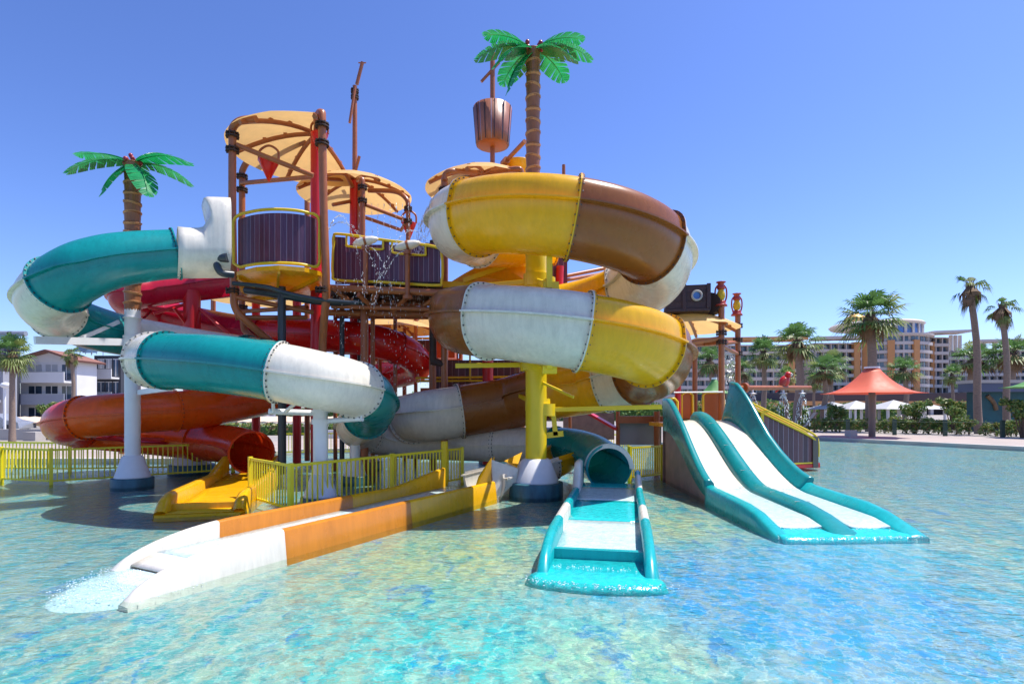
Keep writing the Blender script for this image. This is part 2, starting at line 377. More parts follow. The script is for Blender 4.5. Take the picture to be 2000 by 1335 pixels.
def floormat():
    m = bpy.data.materials.new('painted_pool_floor'); m.use_nodes = True
    n = m.node_tree; L = n.links; p = n.nodes['Principled BSDF']; p.inputs['Roughness'].default_value = 0.6
    N = lambda t: n.nodes.new(t)
    tc = N('ShaderNodeTexCoord')
    def noise_(vec, scale, detail, rough=0.6, dist=0.0, sc3=(1, 1, 1), rot=0, off=(0, 0, 0)):
        mp = N('ShaderNodeMapping'); mp.inputs['Scale'].default_value = sc3; mp.inputs['Rotation'].default_value = (0, 0, rot); mp.inputs['Location'].default_value = off
        L.new(vec, mp.inputs[0])
        z = N('ShaderNodeTexNoise'); z.inputs['Scale'].default_value = scale; z.inputs['Detail'].default_value = detail
        z.inputs['Roughness'].default_value = rough; z.inputs['Distortion'].default_value = dist
        L.new(mp.outputs[0], z.inputs['Vector']); return z
    # wobble the coordinates so brush strokes have ragged edges
    wz = noise_(tc.outputs['Object'], 9, 4, 0.7)
    sb = N('ShaderNodeVectorMath'); sb.operation = 'SUBTRACT'; sb.inputs[1].default_value = (0.5, 0.5, 0.5); L.new(wz.outputs['Color'], sb.inputs[0])
    sl = N('ShaderNodeVectorMath'); sl.operation = 'SCALE'; sl.inputs['Scale'].default_value = 0.28; L.new(sb.outputs[0], sl.inputs[0])
    ad = N('ShaderNodeVectorMath'); ad.operation = 'ADD'; L.new(tc.outputs['Object'], ad.inputs[0]); L.new(sl.outputs[0], ad.inputs[1])
    v = ad.outputs[0]
    def ramp(fac, stops):
        r = N('ShaderNodeValToRGB'); e = r.color_ramp.elements
        e[0].position = stops[0][0]; e[0].color = stops[0][1]; e[1].position = stops[-1][0]; e[1].color = stops[-1][1]
        for a, c in stops[1:-1]:
            k = e.new(a); k.color = c
        L.new(fac, r.inputs[0]); return r
    def mix(f, a, b, t='MIX'):
        x = N('ShaderNodeMix'); x.data_type = 'RGBA'; x.blend_type = t
        if isinstance(f, float): x.inputs['Factor'].default_value = f
        else: L.new(f, x.inputs['Factor'])
        for s_, w in (('A', a), ('B', b)):
            if isinstance(w, tuple): x.inputs[s_].default_value = w
            else: L.new(w, x.inputs[s_])
        return x.outputs['Result']
    sand = (0.50, 0.50, 0.36, 1); turq = (0.07, 0.42, 0.42, 1); blue = (0.015, 0.19, 0.52, 1); grey = (0.24, 0.36, 0.36, 1); yel = (0.62, 0.56, 0.12, 1)
    big = noise_(v, 0.55, 3, 0.5, 0.6, (1, 0.8, 1), R(25))
    med = noise_(v, 2.5, 7, 0.65, 0.8, (1.5, 0.7, 1), R(-35))
    fine = noise_(v, 7.5, 9, 0.8, 0.5, (1.3, 0.8, 1), R(-30), (4, 2, 0))
    base = ramp(med.outputs['Fac'], [(0.30, blue), (0.42, turq), (0.50, grey), (0.58, sand), (0.66, turq), (0.8, yel)])
    # where the paint is bluer: a broad painted patch in front right, a turquoise one in the middle
    sx = N('ShaderNodeSeparateXYZ'); L.new(v, sx.inputs[0])
    def spot(cx, cy, rad, gain):
        d = N('ShaderNodeVectorMath'); d.operation = 'DISTANCE'; L.new(v, d.inputs[0]); d.inputs[1].default_value = (cx, cy, -0.2)
        mr = N('ShaderNodeMapRange'); mr.inputs['From Min'].default_value = rad; mr.inputs['From Max'].default_value = rad*0.25
        mr.inputs['To Min'].default_value = 0; mr.inputs['To Max'].default_value = gain; L.new(d.outputs['Value'], mr.inputs['Value'])
        mu = N('ShaderNodeMath'); mu.operation = 'MULTIPLY'; L.new(mr.outputs[0], mu.inputs[0])
        b2 = N('ShaderNodeMapRange'); b2.inputs['From Min'].default_value = 0.38; b2.inputs['From Max'].default_value = 0.6; L.new(fine.outputs['Fac'], b2.inputs['Value'])
        L.new(b2.outputs[0], mu.inputs[1]); return mu.outputs[0]
    c = mix(spot(2.6, 5.6, 3.4, 1.0), base.outputs[0], (0.02, 0.27, 0.68, 1))
    c = mix(spot(-0.6, 4.6, 2.2, 0.8), c, (0.07, 0.52, 0.55, 1))
    c = mix(spot(4.5, 8.0, 2.2, 0.7), c, (0.04, 0.34, 0.66, 1))
    c = mix(spot(1.0, 4.4, 1.3, 0.55), c, (0.55, 0.58, 0.22, 1))
    c = mix(spot(-1.0, 7.2, 2.2, 0.8), c, (0.56, 0.54, 0.20, 1))
    c = mix(spot(2.6, 9.0, 1.6, 0.7), c, (0.54, 0.56, 0.26, 1))
    c = mix(spot(-6.0, 7.0, 6.5, 0.85), c, (0.16, 0.29, 0.34, 1))
    c = mix(spot(12.0, 14.0, 9.5, 0.75), c, (0.20, 0.36, 0.40, 1))
    # darker blue brush strokes
    st = noise_(v, 1.1, 5, 0.6, 1.2, (2.6, 0.8, 1), R(-48), (9, 1, 0))
    sr = ramp(st.outputs['Fac'], [(0.59, (0, 0, 0, 1)), (0.66, (1, 1, 1, 1))])
    c = mix(sr.outputs[0], c, mix(0.6, c, (0.01, 0.20, 0.55, 1)))
    # pale flecks in the paint, plus veins drawn as caustic light lines
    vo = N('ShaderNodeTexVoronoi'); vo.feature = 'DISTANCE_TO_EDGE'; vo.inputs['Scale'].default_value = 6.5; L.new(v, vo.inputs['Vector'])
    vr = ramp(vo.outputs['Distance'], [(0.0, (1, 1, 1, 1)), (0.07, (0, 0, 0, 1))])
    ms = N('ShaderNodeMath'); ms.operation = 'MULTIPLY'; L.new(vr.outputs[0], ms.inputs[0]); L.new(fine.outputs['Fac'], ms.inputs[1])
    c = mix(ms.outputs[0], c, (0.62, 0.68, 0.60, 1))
    fr = ramp(fine.outputs['Fac'], [(0.36, (0.55, 0.60, 0.66, 1)), (0.64, (1.42, 1.38, 1.25, 1))])
    c = mix(1.0, c, fr.outputs[0], 'MULTIPLY')
    hs = N('ShaderNodeHueSaturation'); hs.inputs['Saturation'].default_value = 1.12; hs.inputs['Value'].default_value = 0.74; L.new(c, hs.inputs['Color'])
    L.new(hs.outputs[0], p.inputs['Base Color'])
    return m
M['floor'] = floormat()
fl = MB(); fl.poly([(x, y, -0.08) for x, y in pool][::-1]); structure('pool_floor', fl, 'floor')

def watermat():
    m = bpy.data.materials.new('pool_water'); m.use_nodes = True
    n = m.node_tree; L = n.links; n.nodes.clear(); N = lambda t: n.nodes.new(t)
    out = N('ShaderNodeOutputMaterial'); tc = N('ShaderNodeTexCoord')
    def nz(scale, s3, rot, det):
        mp = N('ShaderNodeMapping'); mp.inputs['Scale'].default_value = s3; mp.inputs['Rotation'].default_value = (0, 0, rot); L.new(tc.outputs['Object'], mp.inputs[0])
        z = N('ShaderNodeTexNoise'); z.inputs['Scale'].default_value = scale; z.inputs['Detail'].default_value = det; z.inputs['Distortion'].default_value = 0.7
        L.new(mp.outputs[0], z.inputs['Vector']); return z.outputs['Fac']
    b1 = N('ShaderNodeBump'); b1.inputs['Strength'].default_value = 0.55; b1.inputs['Distance'].default_value = 0.05
    a = N('ShaderNodeMath'); a.operation = 'ADD'; L.new(nz(3.2, (1.0, 1.9, 1), R(14), 5), a.inputs[0])
    mu = N('ShaderNodeMath'); mu.operation = 'MULTIPLY'; mu.inputs[1].default_value = 0.42; L.new(nz(14, (1, 1.4, 1), R(-20), 4), mu.inputs[0]); L.new(mu.outputs[0], a.inputs[1])
    L.new(a.outputs[0], b1.inputs['Height'])
    tr = N('ShaderNodeBsdfTransparent'); tr.inputs['Color'].default_value = (0.90, 0.985, 0.99, 1)
    gl = N('ShaderNodeBsdfGlossy'); gl.inputs['Roughness'].default_value = 0.06; L.new(b1.outputs[0], gl.inputs['Normal'])
    fr = N('ShaderNodeFresnel'); fr.inputs['IOR'].default_value = 1.33; L.new(b1.outputs[0], fr.inputs['Normal'])
    ms = N('ShaderNodeMixShader'); L.new(fr.outputs[0], ms.inputs[0]); L.new(tr.outputs[0], ms.inputs[1]); L.new(gl.outputs[0], ms.inputs[2])
    L.new(ms.outputs[0], out.inputs[0]); return m
M['water'] = watermat()
wt = MB(); wt.poly([(x, y, 0.0) for x, y in pool][::-1]); structure('water', wt, 'water')

def foammat():
    m = mat('bubbling_water', (0.56, 0.72, 0.72, 1), 0.12, var=0.24, vscale=11, bump=0.7, bscale=26)
    return m
M['foam'] = foammat()
M['tealwet'] = mat('wet_teal_floor', (0.015, 0.52, 0.53, 1), 0.12, var=0.25, vscale=12, bump=0.6, bscale=16)
M['dropm'] = mat('water_drops', (0.85, 0.90, 0.95, 1), 0.1, var=0.02, transl=0.4)

# ------------------------------------------------------------------ tube slides
SUB = 10
def psec(a, boxy):
    c, q = math.cos(a), math.sin(a)
    if not boxy: return c, q
    if q <= 0: return c, 0.18+q*1.16
    return math.copysign(abs(c)**0.55*0.97, c), 0.18+0.78*q**0.6
class Path:
    def __init__(s, pts, boxy=False):
        s.boxy = boxy
        s.P = catmull([Vector(p[:3]) for p in pts], SUB)
        rr = catmull([Vector((p[3] if len(p) > 3 else 0.5, 0, 0)) for p in pts], SUB)
        s.r = [q.x for q in rr]
    def frame(s, i):
        n = len(s.P); t = (s.P[min(i+1, n-1)]-s.P[max(i-1, 0)]).normalized()
        u = t.cross(Vector((0, 0, 1))).normalized(); w = u.cross(t).normalized()
        return s.P[i], t, u, w, s.r[i]
    def ring(s, i, k=1.0, n=28, a0=0, a1=2*PI, dt=0.0, closed=True):
        p, t, u, w, r = s.frame(i)
        m = n if closed else n+1
        out = []
        for j in range(m):
            c_, q_ = psec(a0+(a1-a0)*j/n, s.boxy); out.append(p+t*dt+(u*c_+w*q_)*r*k)
        return out
def tube_section(parent, path, i0, i1, m, flange_start=True, flange_end=True, label=None, half=False, name='tube_section'):
    a, b = int(i0*SUB), int(i1*SUB)
    mb = MB()
    if half:
        mb.grid([path.ring(i, 1, 20, PI*0.97, PI*2.03, closed=False) for i in range(a, b+1)], True, False)
    else:
        mb.grid([path.ring(i, 1, 40) for i in range(a, b+1)], True, True)
    # side seam flanges where the upper and lower halves are bolted
    for side in (1, -1):
        rows = []
        for i in range(a, b+1):
            p, t, u, w, r = path.frame(i)
            if path.boxy: p = p+w*0.18*r
            e_ = 0.10 if path.boxy else 0.065
            rows.append([p+u*side*(r-0.02)+w*0.02, p+u*side*(r+e_)+w*0.016, p+u*side*(r+e_)-w*0.016, p+u*side*(r-0.01)-w*0.02])
        mb.grid(rows, False, True)
    o = part(name, mb, m, parent, label)
    for flag, i, sg in ((flange_start, a, 1), (flange_end, b, -1)):
        if not flag: continue
        fb = MB(); A0, A1 = (PI, 2*PI) if half else (0, 2*PI)
        rows = [path.ring(i, k, 40, A0, A1, sg*d, closed=not half) for k, d in ((0.99, 0.0), (1.085, 0.0), (1.085, 0.026), (0.99, 0.026))]
        fb.grid(rows+[rows[0]], False, not half)
        fo = part('flange', fb, m, o)
        bb = MB(); p, t, u, w, r = path.frame(i); nb = 30
        for k in range(nb):
            an = 2*PI*(k+0.5)/nb
            if half and an < PI: continue
            c_, q_ = psec(an, path.boxy); d = u*c_+w*q_; c = p+d*r*1.05
            bb.cyl(c+t*sg*0.024, c+t*sg*0.046, 0.014, 0.014, 6)
        bo = part('bolt_ring', bb, 'bolt', o)
    return o
def base_plinth(parent, x, y, rc, colr, m_ring='plinth', cone_h=0.42, ph=0.16, k=1.0):
    b = MB(); b.lathe((x, y, 0), [(rc*1.12, ph+cone_h), (rc*1.35, ph+cone_h-0.03), (rc*2.25*k, ph+0.03), (rc*2.3*k, ph), (0.001, ph)], 28)
    b.poly([(x+rc*1.12*math.cos(2*PI*i/24), y+rc*1.12*math.sin(2*PI*i/24), ph+cone_h) for i in range(24)])
    part('base_cone', b, 'cone', parent)
    q = MB(); q.lathe((x, y, 0), [(rc*2.7*k, -0.2), (rc*2.7*k, ph-0.02), (rc*2.64*k, ph), (0.001, ph)], 28)
    part('plinth', q, m_ring, parent)
M['plinth'] = mat('painted_plinth', (0.035, 0.13, 0.17, 1), 0.45, var=0.5, vscale=5, stretch=(1, 1, 0.3))

# --- teal and white slide
T = thing('tube_slide', 'long teal and white tube slide looping at the left and ending in the teal run-out', 'water slide', (-7, 12, 0))
r = 0.5
tp = [W(445, 496, 12.6), W(345, 496, 12.1), W(245, 505, 11.55), W(190, 518, 11.3), W(152, 534, 11.2), W(113, 559, 11.29), W(92, 583, 11.7), W(102, 604, 12.3), W(127, 620, 12.85), W(182, 640, 13.45), W(245, 655, 14.1),
      W(317, 668, 14.6), W(400, 682, 15.0), W(480, 694, 14.8), W(525, 702, 14.0), W(520, 706, 13.1), W(470, 707, 12.5), W(399, 706, 12.2), W(342, 705, 11.75), W(306, 704, 11.15), W(309, 703, 10.6), W(364, 706, 10.2), W(440, 712, 9.85), W(545, 727, 9.7),
      W(625, 743, 9.8), W(688, 758, 10.35), W(722, 777, 11.3), W(726, 800, 12.4), W(705, 822, 13.4), W(695, 836, 14.4), W(722, 850, 15.4), W(790, 862, 15.9), W(880, 866, 15.8),
      W(970, 868, 15.4), W(1060, 868, 14.9), W(1118, 873, 14.1), W(1158, 887, 13.0), W(1190, 912, 11.85)]
tr_ = {0: 0.5, 1: 0.5, 2: 0.52, 3: 0.54, 4: 0.555, 5: 0.56, 6: 0.555, 7: 0.54, 8: 0.53, 9: 0.52}
tpath = Path([(*p, tr_.get(i, 0.5 if i < 29 else 0.46)) for i, p in enumerate(tp)])
secs = [(1, 4.9, 'teal'), (4.9, 7.6, 'white'), (7.6, 10.2, 'teal'), (10.2, 13, 'white'), (13, 16, 'teal'), (16, 19.6, 'white'), (19.6, 20.4, 'white'), (20.4, 23, 'teal'), (23, 25.2, 'white'),
        (25.2, 27.5, 'teal'), (27.5, 30, 'white'), (30, 33, 'white'), (33, 34.4, 'white'), (34.4, 37, 'teal')]
for i, (a, b, m) in enumerate(secs):
    tube_section(T, tpath, a, b, m, label=('teal enclosed tube section' if m == 'teal' else 'white enclosed tube section'))
# entry hood: flared scoop opening upward
eb = MB(); P0 = W(347, 496, 12.12); P1 = W(444, 496, 12.6)
def zpx(py): return W(0, py, 12.35).z
def xpx(px): return W(px, 0, 12.1+0.5*(px-345)/101).x
st = [(345, 452, 345), (360, 452, 360), (374, 451, 374), (386, 449, 386), (396, 445, 396), (403, 438, 403), (407, 428, 408), (409, 416, 408), (411, 404, 402), (413, 396, 394), (416, 391, 390), (422, 388, 396), (432, 387, 420), (446, 386, 446)]
rows = []
for xb, ty, xt in st:
    t = (xb-345)/101; base = P0.lerp(P1, t); row = []; zt_ = max(zpx(ty), base.z+0.50); n_ = 32
    for k in range(n_):
        a_ = 2*PI*k/n_; ca, sa = math.cos(a_), math.sin(a_)
        if sa <= 0: p = Vector((xpx(xb), base.y+ca*0.5, base.z+sa*0.5))
        else:
            hh = zt_-base.z; q = (sa**(0.9 if hh < 0.6 else 0.45)); z = base.z+hh*q
            yy = ca*0.5 if hh < 0.6 else (abs(ca)**0.45)*0.5*(1 if ca > 0 else -1)
            w_ = max(0, (q-0.5)/0.5)**1.3; p = Vector((xpx(xb)+(xpx(xt)-xpx(xb))*w_, base.y+yy, z))
        p.x -= (p.y-base.y)*0.64
        row.append(p)
    rows.append(row)
eb.grid(rows, True, True)
part('entry_hood', eb, 'white', T, 'flared white entry hood beside the tower', solid=0.03)
pp = MB(); pp.pipe([W(438, 503, 12.1), W(424, 503, 12.1), W(423, 515, 12.1), W(432, 532, 12.1), W(455, 536, 12.3)], 0.075, 10)
pp.cyl(W(445, 503, 12.1), W(416, 503, 12.1), 0.10); part('feed_pipe', pp, 'dark', T)
# centre support column and its arms
cx, cy = W(626, 800, 10.7).x, 10.7
cb = MB(); cb.cyl((cx, cy, 0.5), (cx, cy, 1.88), 0.135, n=20); part('support_column', cb, 'colwhite', T)
base_plinth(T, cx, cy, 0.135, None, cone_h=0.42, ph=0.17)
ar = MB(); ar.pipe([W(526, 803, 10.1), W(616, 806, 10.7)], 0.055, 8, False); ar.pipe([W(534, 803, 10.1), W(533, 775, 9.8)], 0.03, 8, False); ar.pipe([W(556, 805, 10.3), W(576, 788, 10.0)], 0.035, 8, False); ar.cyl(W(626, 800, 10.7), W(626, 806, 10.7), 0.17); part('support_arm', ar, 'colwhite', T)
ar = MB(); ar.pipe([W(636, 822, 10.7), W(708, 817, 10.4)], 0.05, 8, False); ar.pipe([W(705, 817, 10.4), W(708, 795, 10.4)], 0.03, 8, False); ar.cyl(W(626, 818, 10.7), W(626, 828, 10.7), 0.165); part('support_arm', ar, 'colwhite', T)
cb = MB(); x2, y2 = W(702, 800, 14.6).x, 14.2; cb.cyl((x2, y2, 0.4), (x2, y2, 0.95), 0.12, n=16); part('support_column', cb, 'colwhite', T); base_plinth(T, x2, y2, 0.12, None, cone_h=0.4)

# run-out trough
A = Vector((2.02, 11.85, 0)); B = Vector((0.90, 6.12, 0)); D = (B-A).normalized(); S = Vector((-D.y, D.x, 0))   # S points to the right in the picture
Lr = (B-A).length
def tr(s_, off, z): return A+D*s_+S*off+Vector((0, 0, z))
if tr(0, 1, 0).x < tr(0, 0, 0).x: S = -S
def run_floor(s0, s1, z0, z1, w, m, nm, label=None):
    b = MB(); n = 8
    rows = [[tr(s0+(s1-s0)*i/n, -w+2*w*k/6, z0+(z1-z0)*i/n) for k in range(7)] for i in range(n+1)]
    b.grid(rows, True); return part(nm, b, m, T, label, solid=0.02)
zf = lambda s_: 0.27-0.18*min(1, s_/5.2)
for s0, s1, m in ((0, 0.55, 'tealwet'), (0.55, 1.9, 'foam'), (1.9, 3.5, 'tealwet'), (3.5, 5.15, 'foam')):
    run_floor(s0, s1, zf(s0), zf(s1), 0.53, m, 'trough_floor')
b_ = MB(); b_.box(tr(5.17, 0, 0.03), (1.06, 0.10, 0.22), math.atan2(S.y, S.x)); part('trough_step', b_, 'turq', T, bevel=0.015)
def wall(s0, s1, side, m, hfun, th=0.13, out=0.52):
    b = MB(); n = max(2, int((s1-s0)/0.12)); rows = []
    for i in range(n+1):
        s_ = s0+(s1-s0)*i/n; h = hfun(s_); z0 = -0.2; e = max(0.005, min(0.045, h*0.3)); flare = 0.07
        prof = [(out-0.0, z0), (out, h-e), (out+e*0.6, h-e*0.3), (out+th/2, h), (out+th-e*0.3, h-e*0.4), (out+th, h-e), (out+th+flare, z0)]
        rows.append([tr(s_, side*q[0], q[1]) for q in prof])
    b.grid(rows, True); b.poly(rows[0]); b.poly(rows[-1][::-1]); part('trough_wall', b, m, T, ('sunlit-toned teal' if m == 'turq' else m)+' wall section of the run-out trough')
hw = lambda s_: (0.56-0.20*min(1, s_/1.5)) if s_ < 1.5 else (0.36 if s_ < 4.7 else 0.42*math.sqrt(max(0, 1-((s_-4.7)/1.15)**2))-0.06)
hwl = lambda s_: 0.80 if s_ < 1.0 else (0.80-0.44*(s_-1.0)/0.15 if s_ < 1.15 else hw(max(1.5, s_)))
for side in (-1, 1):
    for s0, s1, m in ((0.0, 0.35, 'teal'), (0.35, 1.3, 'white'), (1.3, 3.1, 'teal'), (3.1, 4.2, 'white'), (4.2, 5.84, 'teal')):
        if side == 1 and s0 == 0: hf = hw
        wall(s0, s1, side, 'turq' if m == 'teal' else m, (hwl if side == -1 else hw), th=0.12, out=0.52)
lipb = MB(); rows = []
for i in range(25):
    a = i/24; off = -0.72+1.44*a; bul = 0.20*math.sin(PI*a)**0.6
    rows.append([tr(5.2, off*0.75, 0.02), tr(5.80, off*0.9, 0.012), tr(5.86+bul*0.8, off*0.96, 0.004), tr(5.92+bul, off, -0.012), tr(5.99+bul, off*1.04, -0.08)])
FOAM2 = [tr(5.96+0.2*math.sin(PI*k_/50)**0.6, -0.75+1.5*k_/50, 0.004) for k_ in range(51)]+[tr(5.35, -0.5+k_/30, 0.02) for k_ in range(31)]+[tr(5.5, -0.5+k_/30, 0.02) for k_ in range(31)]
lipb.grid(rows, True); part('trough_lip', lipb, 'tealwet', T, solid=0.012)
mo = MB(); rows = []
for k in range(25):
    a = PI*k/24; c = tr(0, 0, 0.59); d = S*math.cos(a)+Vector((0, 0, math.sin(a)))
    rows.append([c+d*0.42-D*0.02, c+d*0.51-D*0.02, c+d*0.51+D*0.12, c+d*0.42+D*0.12, c+d*0.42-D*0.02])
mo.grid(rows, False); part('tunnel_mouth', mo, 'white', T, 'pale arched collar of the tunnel mouth')
# --- yellow, brown and white helix slide
T = thing('tube_slide', 'wide yellow, brown and white helix slide wound round the thick yellow column', 'water slide', (1, 12.3, 0))
HC = (1.0, 12.3); HR = 2.1
def hel(deg, dr=0.0): 
    a = R(deg); return Vector((HC[0]+(HR+dr)*math.cos(a), HC[1]+(HR+dr)*math.sin(a), 5.2-1.98*(deg-270)/360))
hp = [(*hel(90+22.5*i), 0.685) for i in range(0, 33)]        # 90 .. 810 deg
nH = len(hp)-1
hp += [(*W(1000, 786, 15.2), 0.70), (*W(905, 801, 15.1), 0.70), (*W(845, 811, 14.9), 0.69), (*W(808, 818, 15.4), 0.64), (*W(806, 828, 16.5), 0.58), (*W(850, 842, 17.3), 0.54), (*W(920, 850, 17.3), 0.5),
       (*W(1000, 856, 16.7), 0.46), (*W(1065, 862, 15.7), 0.44), (*W(1106, 872, 14.5), 0.42), (*W(1098, 890, 13.3), 0.42), (*W(1045, 912, 12.85), 0.42), (*W(990, 925, 12.6), 0.44), (*W(945, 940, 11.9), 0.5)]
hpath = Path(hp, True)
dg = lambda d: (d-90)/22.5
hs = [(dg(90), dg(150), 'yellow'), (dg(150), dg(219), 'white'), (dg(219), dg(274), 'yellow'), (dg(274), dg(322), 'brown'), (dg(322), dg(395), 'white'), (dg(395), dg(455), 'yellow'), (dg(455), dg(520), 'yellow'),
      (dg(520), dg(588), 'brown'), (dg(588), dg(638), 'white'), (dg(638), dg(683), 'yellow'), (dg(683), dg(745), 'brown'), (dg(745), dg(772), 'white'), (dg(772), nH, 'yellow'), (nH, nH+2.1, 'brown'), (nH+2.1, nH+4.1, 'white'), (nH+4.1, nH+5, 'yellow'), (nH+5, nH+6.4, 'brown')]
for a, b, m in hs: tube_section(T, hpath, a, b, m, label=m+' enclosed tube section')
for a, b, m in ((nH+6.4, nH+8.4, 'yellow'), (nH+8.4, nH+9.3, 'brown'), (nH+9.3, nH+9.8, 'yellow'), (nH+9.8, nH+10.5, 'white'), (nH+10.5, nH+11.5, 'yellow'), (nH+11.5, nH+14, 'white')):
    tube_section(T, hpath, a, b, m, half=True, name='open_trough', label=m+' open half-pipe section')
# arms and brackets
br = MB()
cxx, cyy = W(1047, 0, 12.1).x, 12.1
for zz, dz in ((5.0, 0), (3.05, 0), (4.35, 1), (2.4, 1)):
    pass
def beam(mb, a, b, w=0.09, h=0.14):
    a = Vector(a); b = Vector(b); t = (b-a).normalized(); u = t.cross(Vector((0, 0, 1))).normalized(); v = u.cross(t)
    q = [a+u*sx*w/2+v*sz*h/2 for sx, sz in ((-1, -1), (1, -1), (1, 1), (-1, 1))]; q2 = [p+(b-a) for p in q]
    mb.grid([q, q2], False, True); mb.poly(q[::-1]); mb.poly(q2); return mb
for (a, b) in ((W(1047, 548, 12.1), W(1075, 556, 10.45)), (W(1047, 706, 12.1), W(1073, 716, 10.3)), (W(1040, 628, 12.1), W(905, 640, 12.6)), (W(1040, 712, 12.1), W(890, 714, 12.3)),
               (W(1060, 800, 12.2), W(1292, 794, 12.0)), (W(1050, 640, 12.1), W(1140, 632, 13.6)), (W(1050, 548, 12.2), W(925, 560, 12.9)), (W(1050, 790, 12.2), W(1010, 770, 14.6)), (W(1060, 555, 12.2), W(1190, 610, 12.9))):
    b_ = MB(); beam(b_, a, b, 0.07, 0.10); b_.cyl(a+Vector((0, 0, -0.13)), a+Vector((0, 0, 0.13)), 0.27, n=20); part('support_arm', b_, 'colyellow', T, bevel=0.01)
b_ = MB(); b_.box(W(1073, 522, 10.35), (0.1, 0.14, 0.75)); b_.box(W(1076, 560, 10.5), (0.28, 0.24, 0.14)); part('clamp_bracket', b_, 'colyellow', T, bevel=0.01)
b_ = MB(); b_.box(W(1073, 690, 10.25), (0.1, 0.14, 0.55)); b_.box(W(1073, 722, 10.4), (0.26, 0.24, 0.14)); part('clamp_bracket', b_, 'colyellow', T, bevel=0.01)
for p_, q_, w_, h_ in ((W(1050, 560, 12.0), W(1073, 545, 10.5), 0.06, 0.08), (W(1055, 745, 12.0), W(1120, 775, 11.2), 0.04, 0.05), (W(1080, 800, 12.2), W(1085, 850, 12.2), 0.06, 0.1), (W(1066, 850, 12.2), W(1100, 846, 12.2), 0.06, 0.12)):
    b_ = MB(); beam(b_, p_, q_, w_, h_); part('diagonal_strut', b_, 'colyellow', T)
b_ = MB(); b_.cyl(W(868, 0, 13.6)*Vector((1, 1, 0)), Vector((W(868, 0, 13.6).x, 13.6, 1.05)), 0.09, n=12); part('support_post', b_, 'colyellow', T)
# long open run-out trough
A = Vector((-0.35, 11.5, 0)); B = Vector((-3.62, 5.28, 0)); D = (B-A).normalized(); S = Vector((-D.y, D.x, 0))
if S.x < 0: S = -S          # near side is +S
A = A-S*0.65; Lr = (B-A-S*-0.65).length
def seg(s0, s1, m, label):
    n = max(2, int((s1-s0)/0.12))
    for side in (1, -1):
        b = MB(); rows = []; s1 = min(s1, Lr-0.55) if side == -1 else s1
        for i in range(n+1):
            s_ = s0+(s1-s0)*i/n
            e0 = Lr-(1.62 if side == 1 else 2.15); h = 0.36 if s_ < e0 else 0.44*math.sqrt(max(0, 1-((s_-e0)/1.61)**2))-0.08
            if side == -1 and s_ < 1.6: h = 0.36+0.22*(1-s_/1.6)
            h = max(-0.07, h); e = max(0.004, min(0.035, h*0.4))
            prof = [(0.55, -0.15), (0.55, h-e), (0.57, h-e*0.3), (0.61, h), (0.65, h-e*0.4), (0.665, h-e), (0.70, min(0.03, h-e)), (0.72, -0.15)]
            rows.append([tr(s_, side*q[0], q[1]) for q in prof])
        b.grid(rows, True); b.poly(rows[0]); b.poly(rows[-1][::-1]); part('trough_wall', b, m, T, label)
    return
Lr = (B-(A+S*0.65)).length
seg(0, 2.75, 'yellow', 'yellow side wall of the long trough'); seg(2.75, 5.2, 'sunlit_brown', 'sunlit-toned brown side wall of the long trough'); seg(5.2, Lr-0.02, 'white', 'white side wall of the long trough, curving down at its end')
b = MB(); rows = []
for i in range(25):
    s_ = (Lr-1.0)*i/24; rows.append([tr(s_, -0.56+1.12*k/6, 0.16-0.05*i/24) for k in range(7)])
b.grid(rows, True); part('trough_floor', b, 'foam', T, solid=0.02)
b = MB(); rows = []
for i in range(4):
    rows.append([tr(Lr-1.0+0.09*i, -0.56+1.12*k/6, 0.115-0.03*i) for k in range(7)])
b.grid(rows, True); part('trough_step', b, 'white', T, solid=0.02)
b = MB(); rows = []
for i in range(21):
    a = PI*i/20; rows.append([tr(Lr-0.73+0.75*math.sin(a)*q, -0.70*math.cos(a)*(0.3+0.7*q), 0.006-0.012*q) for q in (0, 0.5, 0.9)]+[tr(Lr-0.73+0.85*math.sin(a), -0.66*math.cos(a), -0.02), tr(Lr-0.73+1.02*math.sin(a), -0.68*math.cos(a), -0.08)])
FOAM1 = [tr(Lr-0.73+rr_*math.sin(PI*k_/60), -rr2_*math.cos(PI*k_/60), 0.004) for k_ in range(61) for rr_, rr2_ in ((0.86, 0.68), (0.5, 0.4))]
b.grid(rows, True); part('trough_apron', b, 'foam', T, 'thin white apron where the water spills out')
# steep folded end panels beside the column base
b = MB(); q = [W(960, 893, 11.6), W(958, 975, 11.4), W(920, 975, 11.4), W(935, 930, 11.6)]; b.poly(q); b.poly([p+Vector((0.05, 0.3, 0)) for p in q][::-1])
part('end_fin', b, 'yellow', T, 'yellow triangular end fin of the trough', solid=0.03)
b = MB(); b.poly([W(960, 897, 11.7), W(1012, 915, 11.9), W(1008, 940, 11.9), W(975, 968, 11.7), W(962, 968, 11.6)]); part('end_fin', b, 'white', T, 'grey white end panel beside the plinth', solid=0.03)
b = MB(); b.poly([W(1020, 883, 12.6), W(1010, 912, 12.3), W(985, 900, 12.4)]); part('end_fin', b, 'yellow', T, 'small yellow corner panel above the white one', solid=0.03)

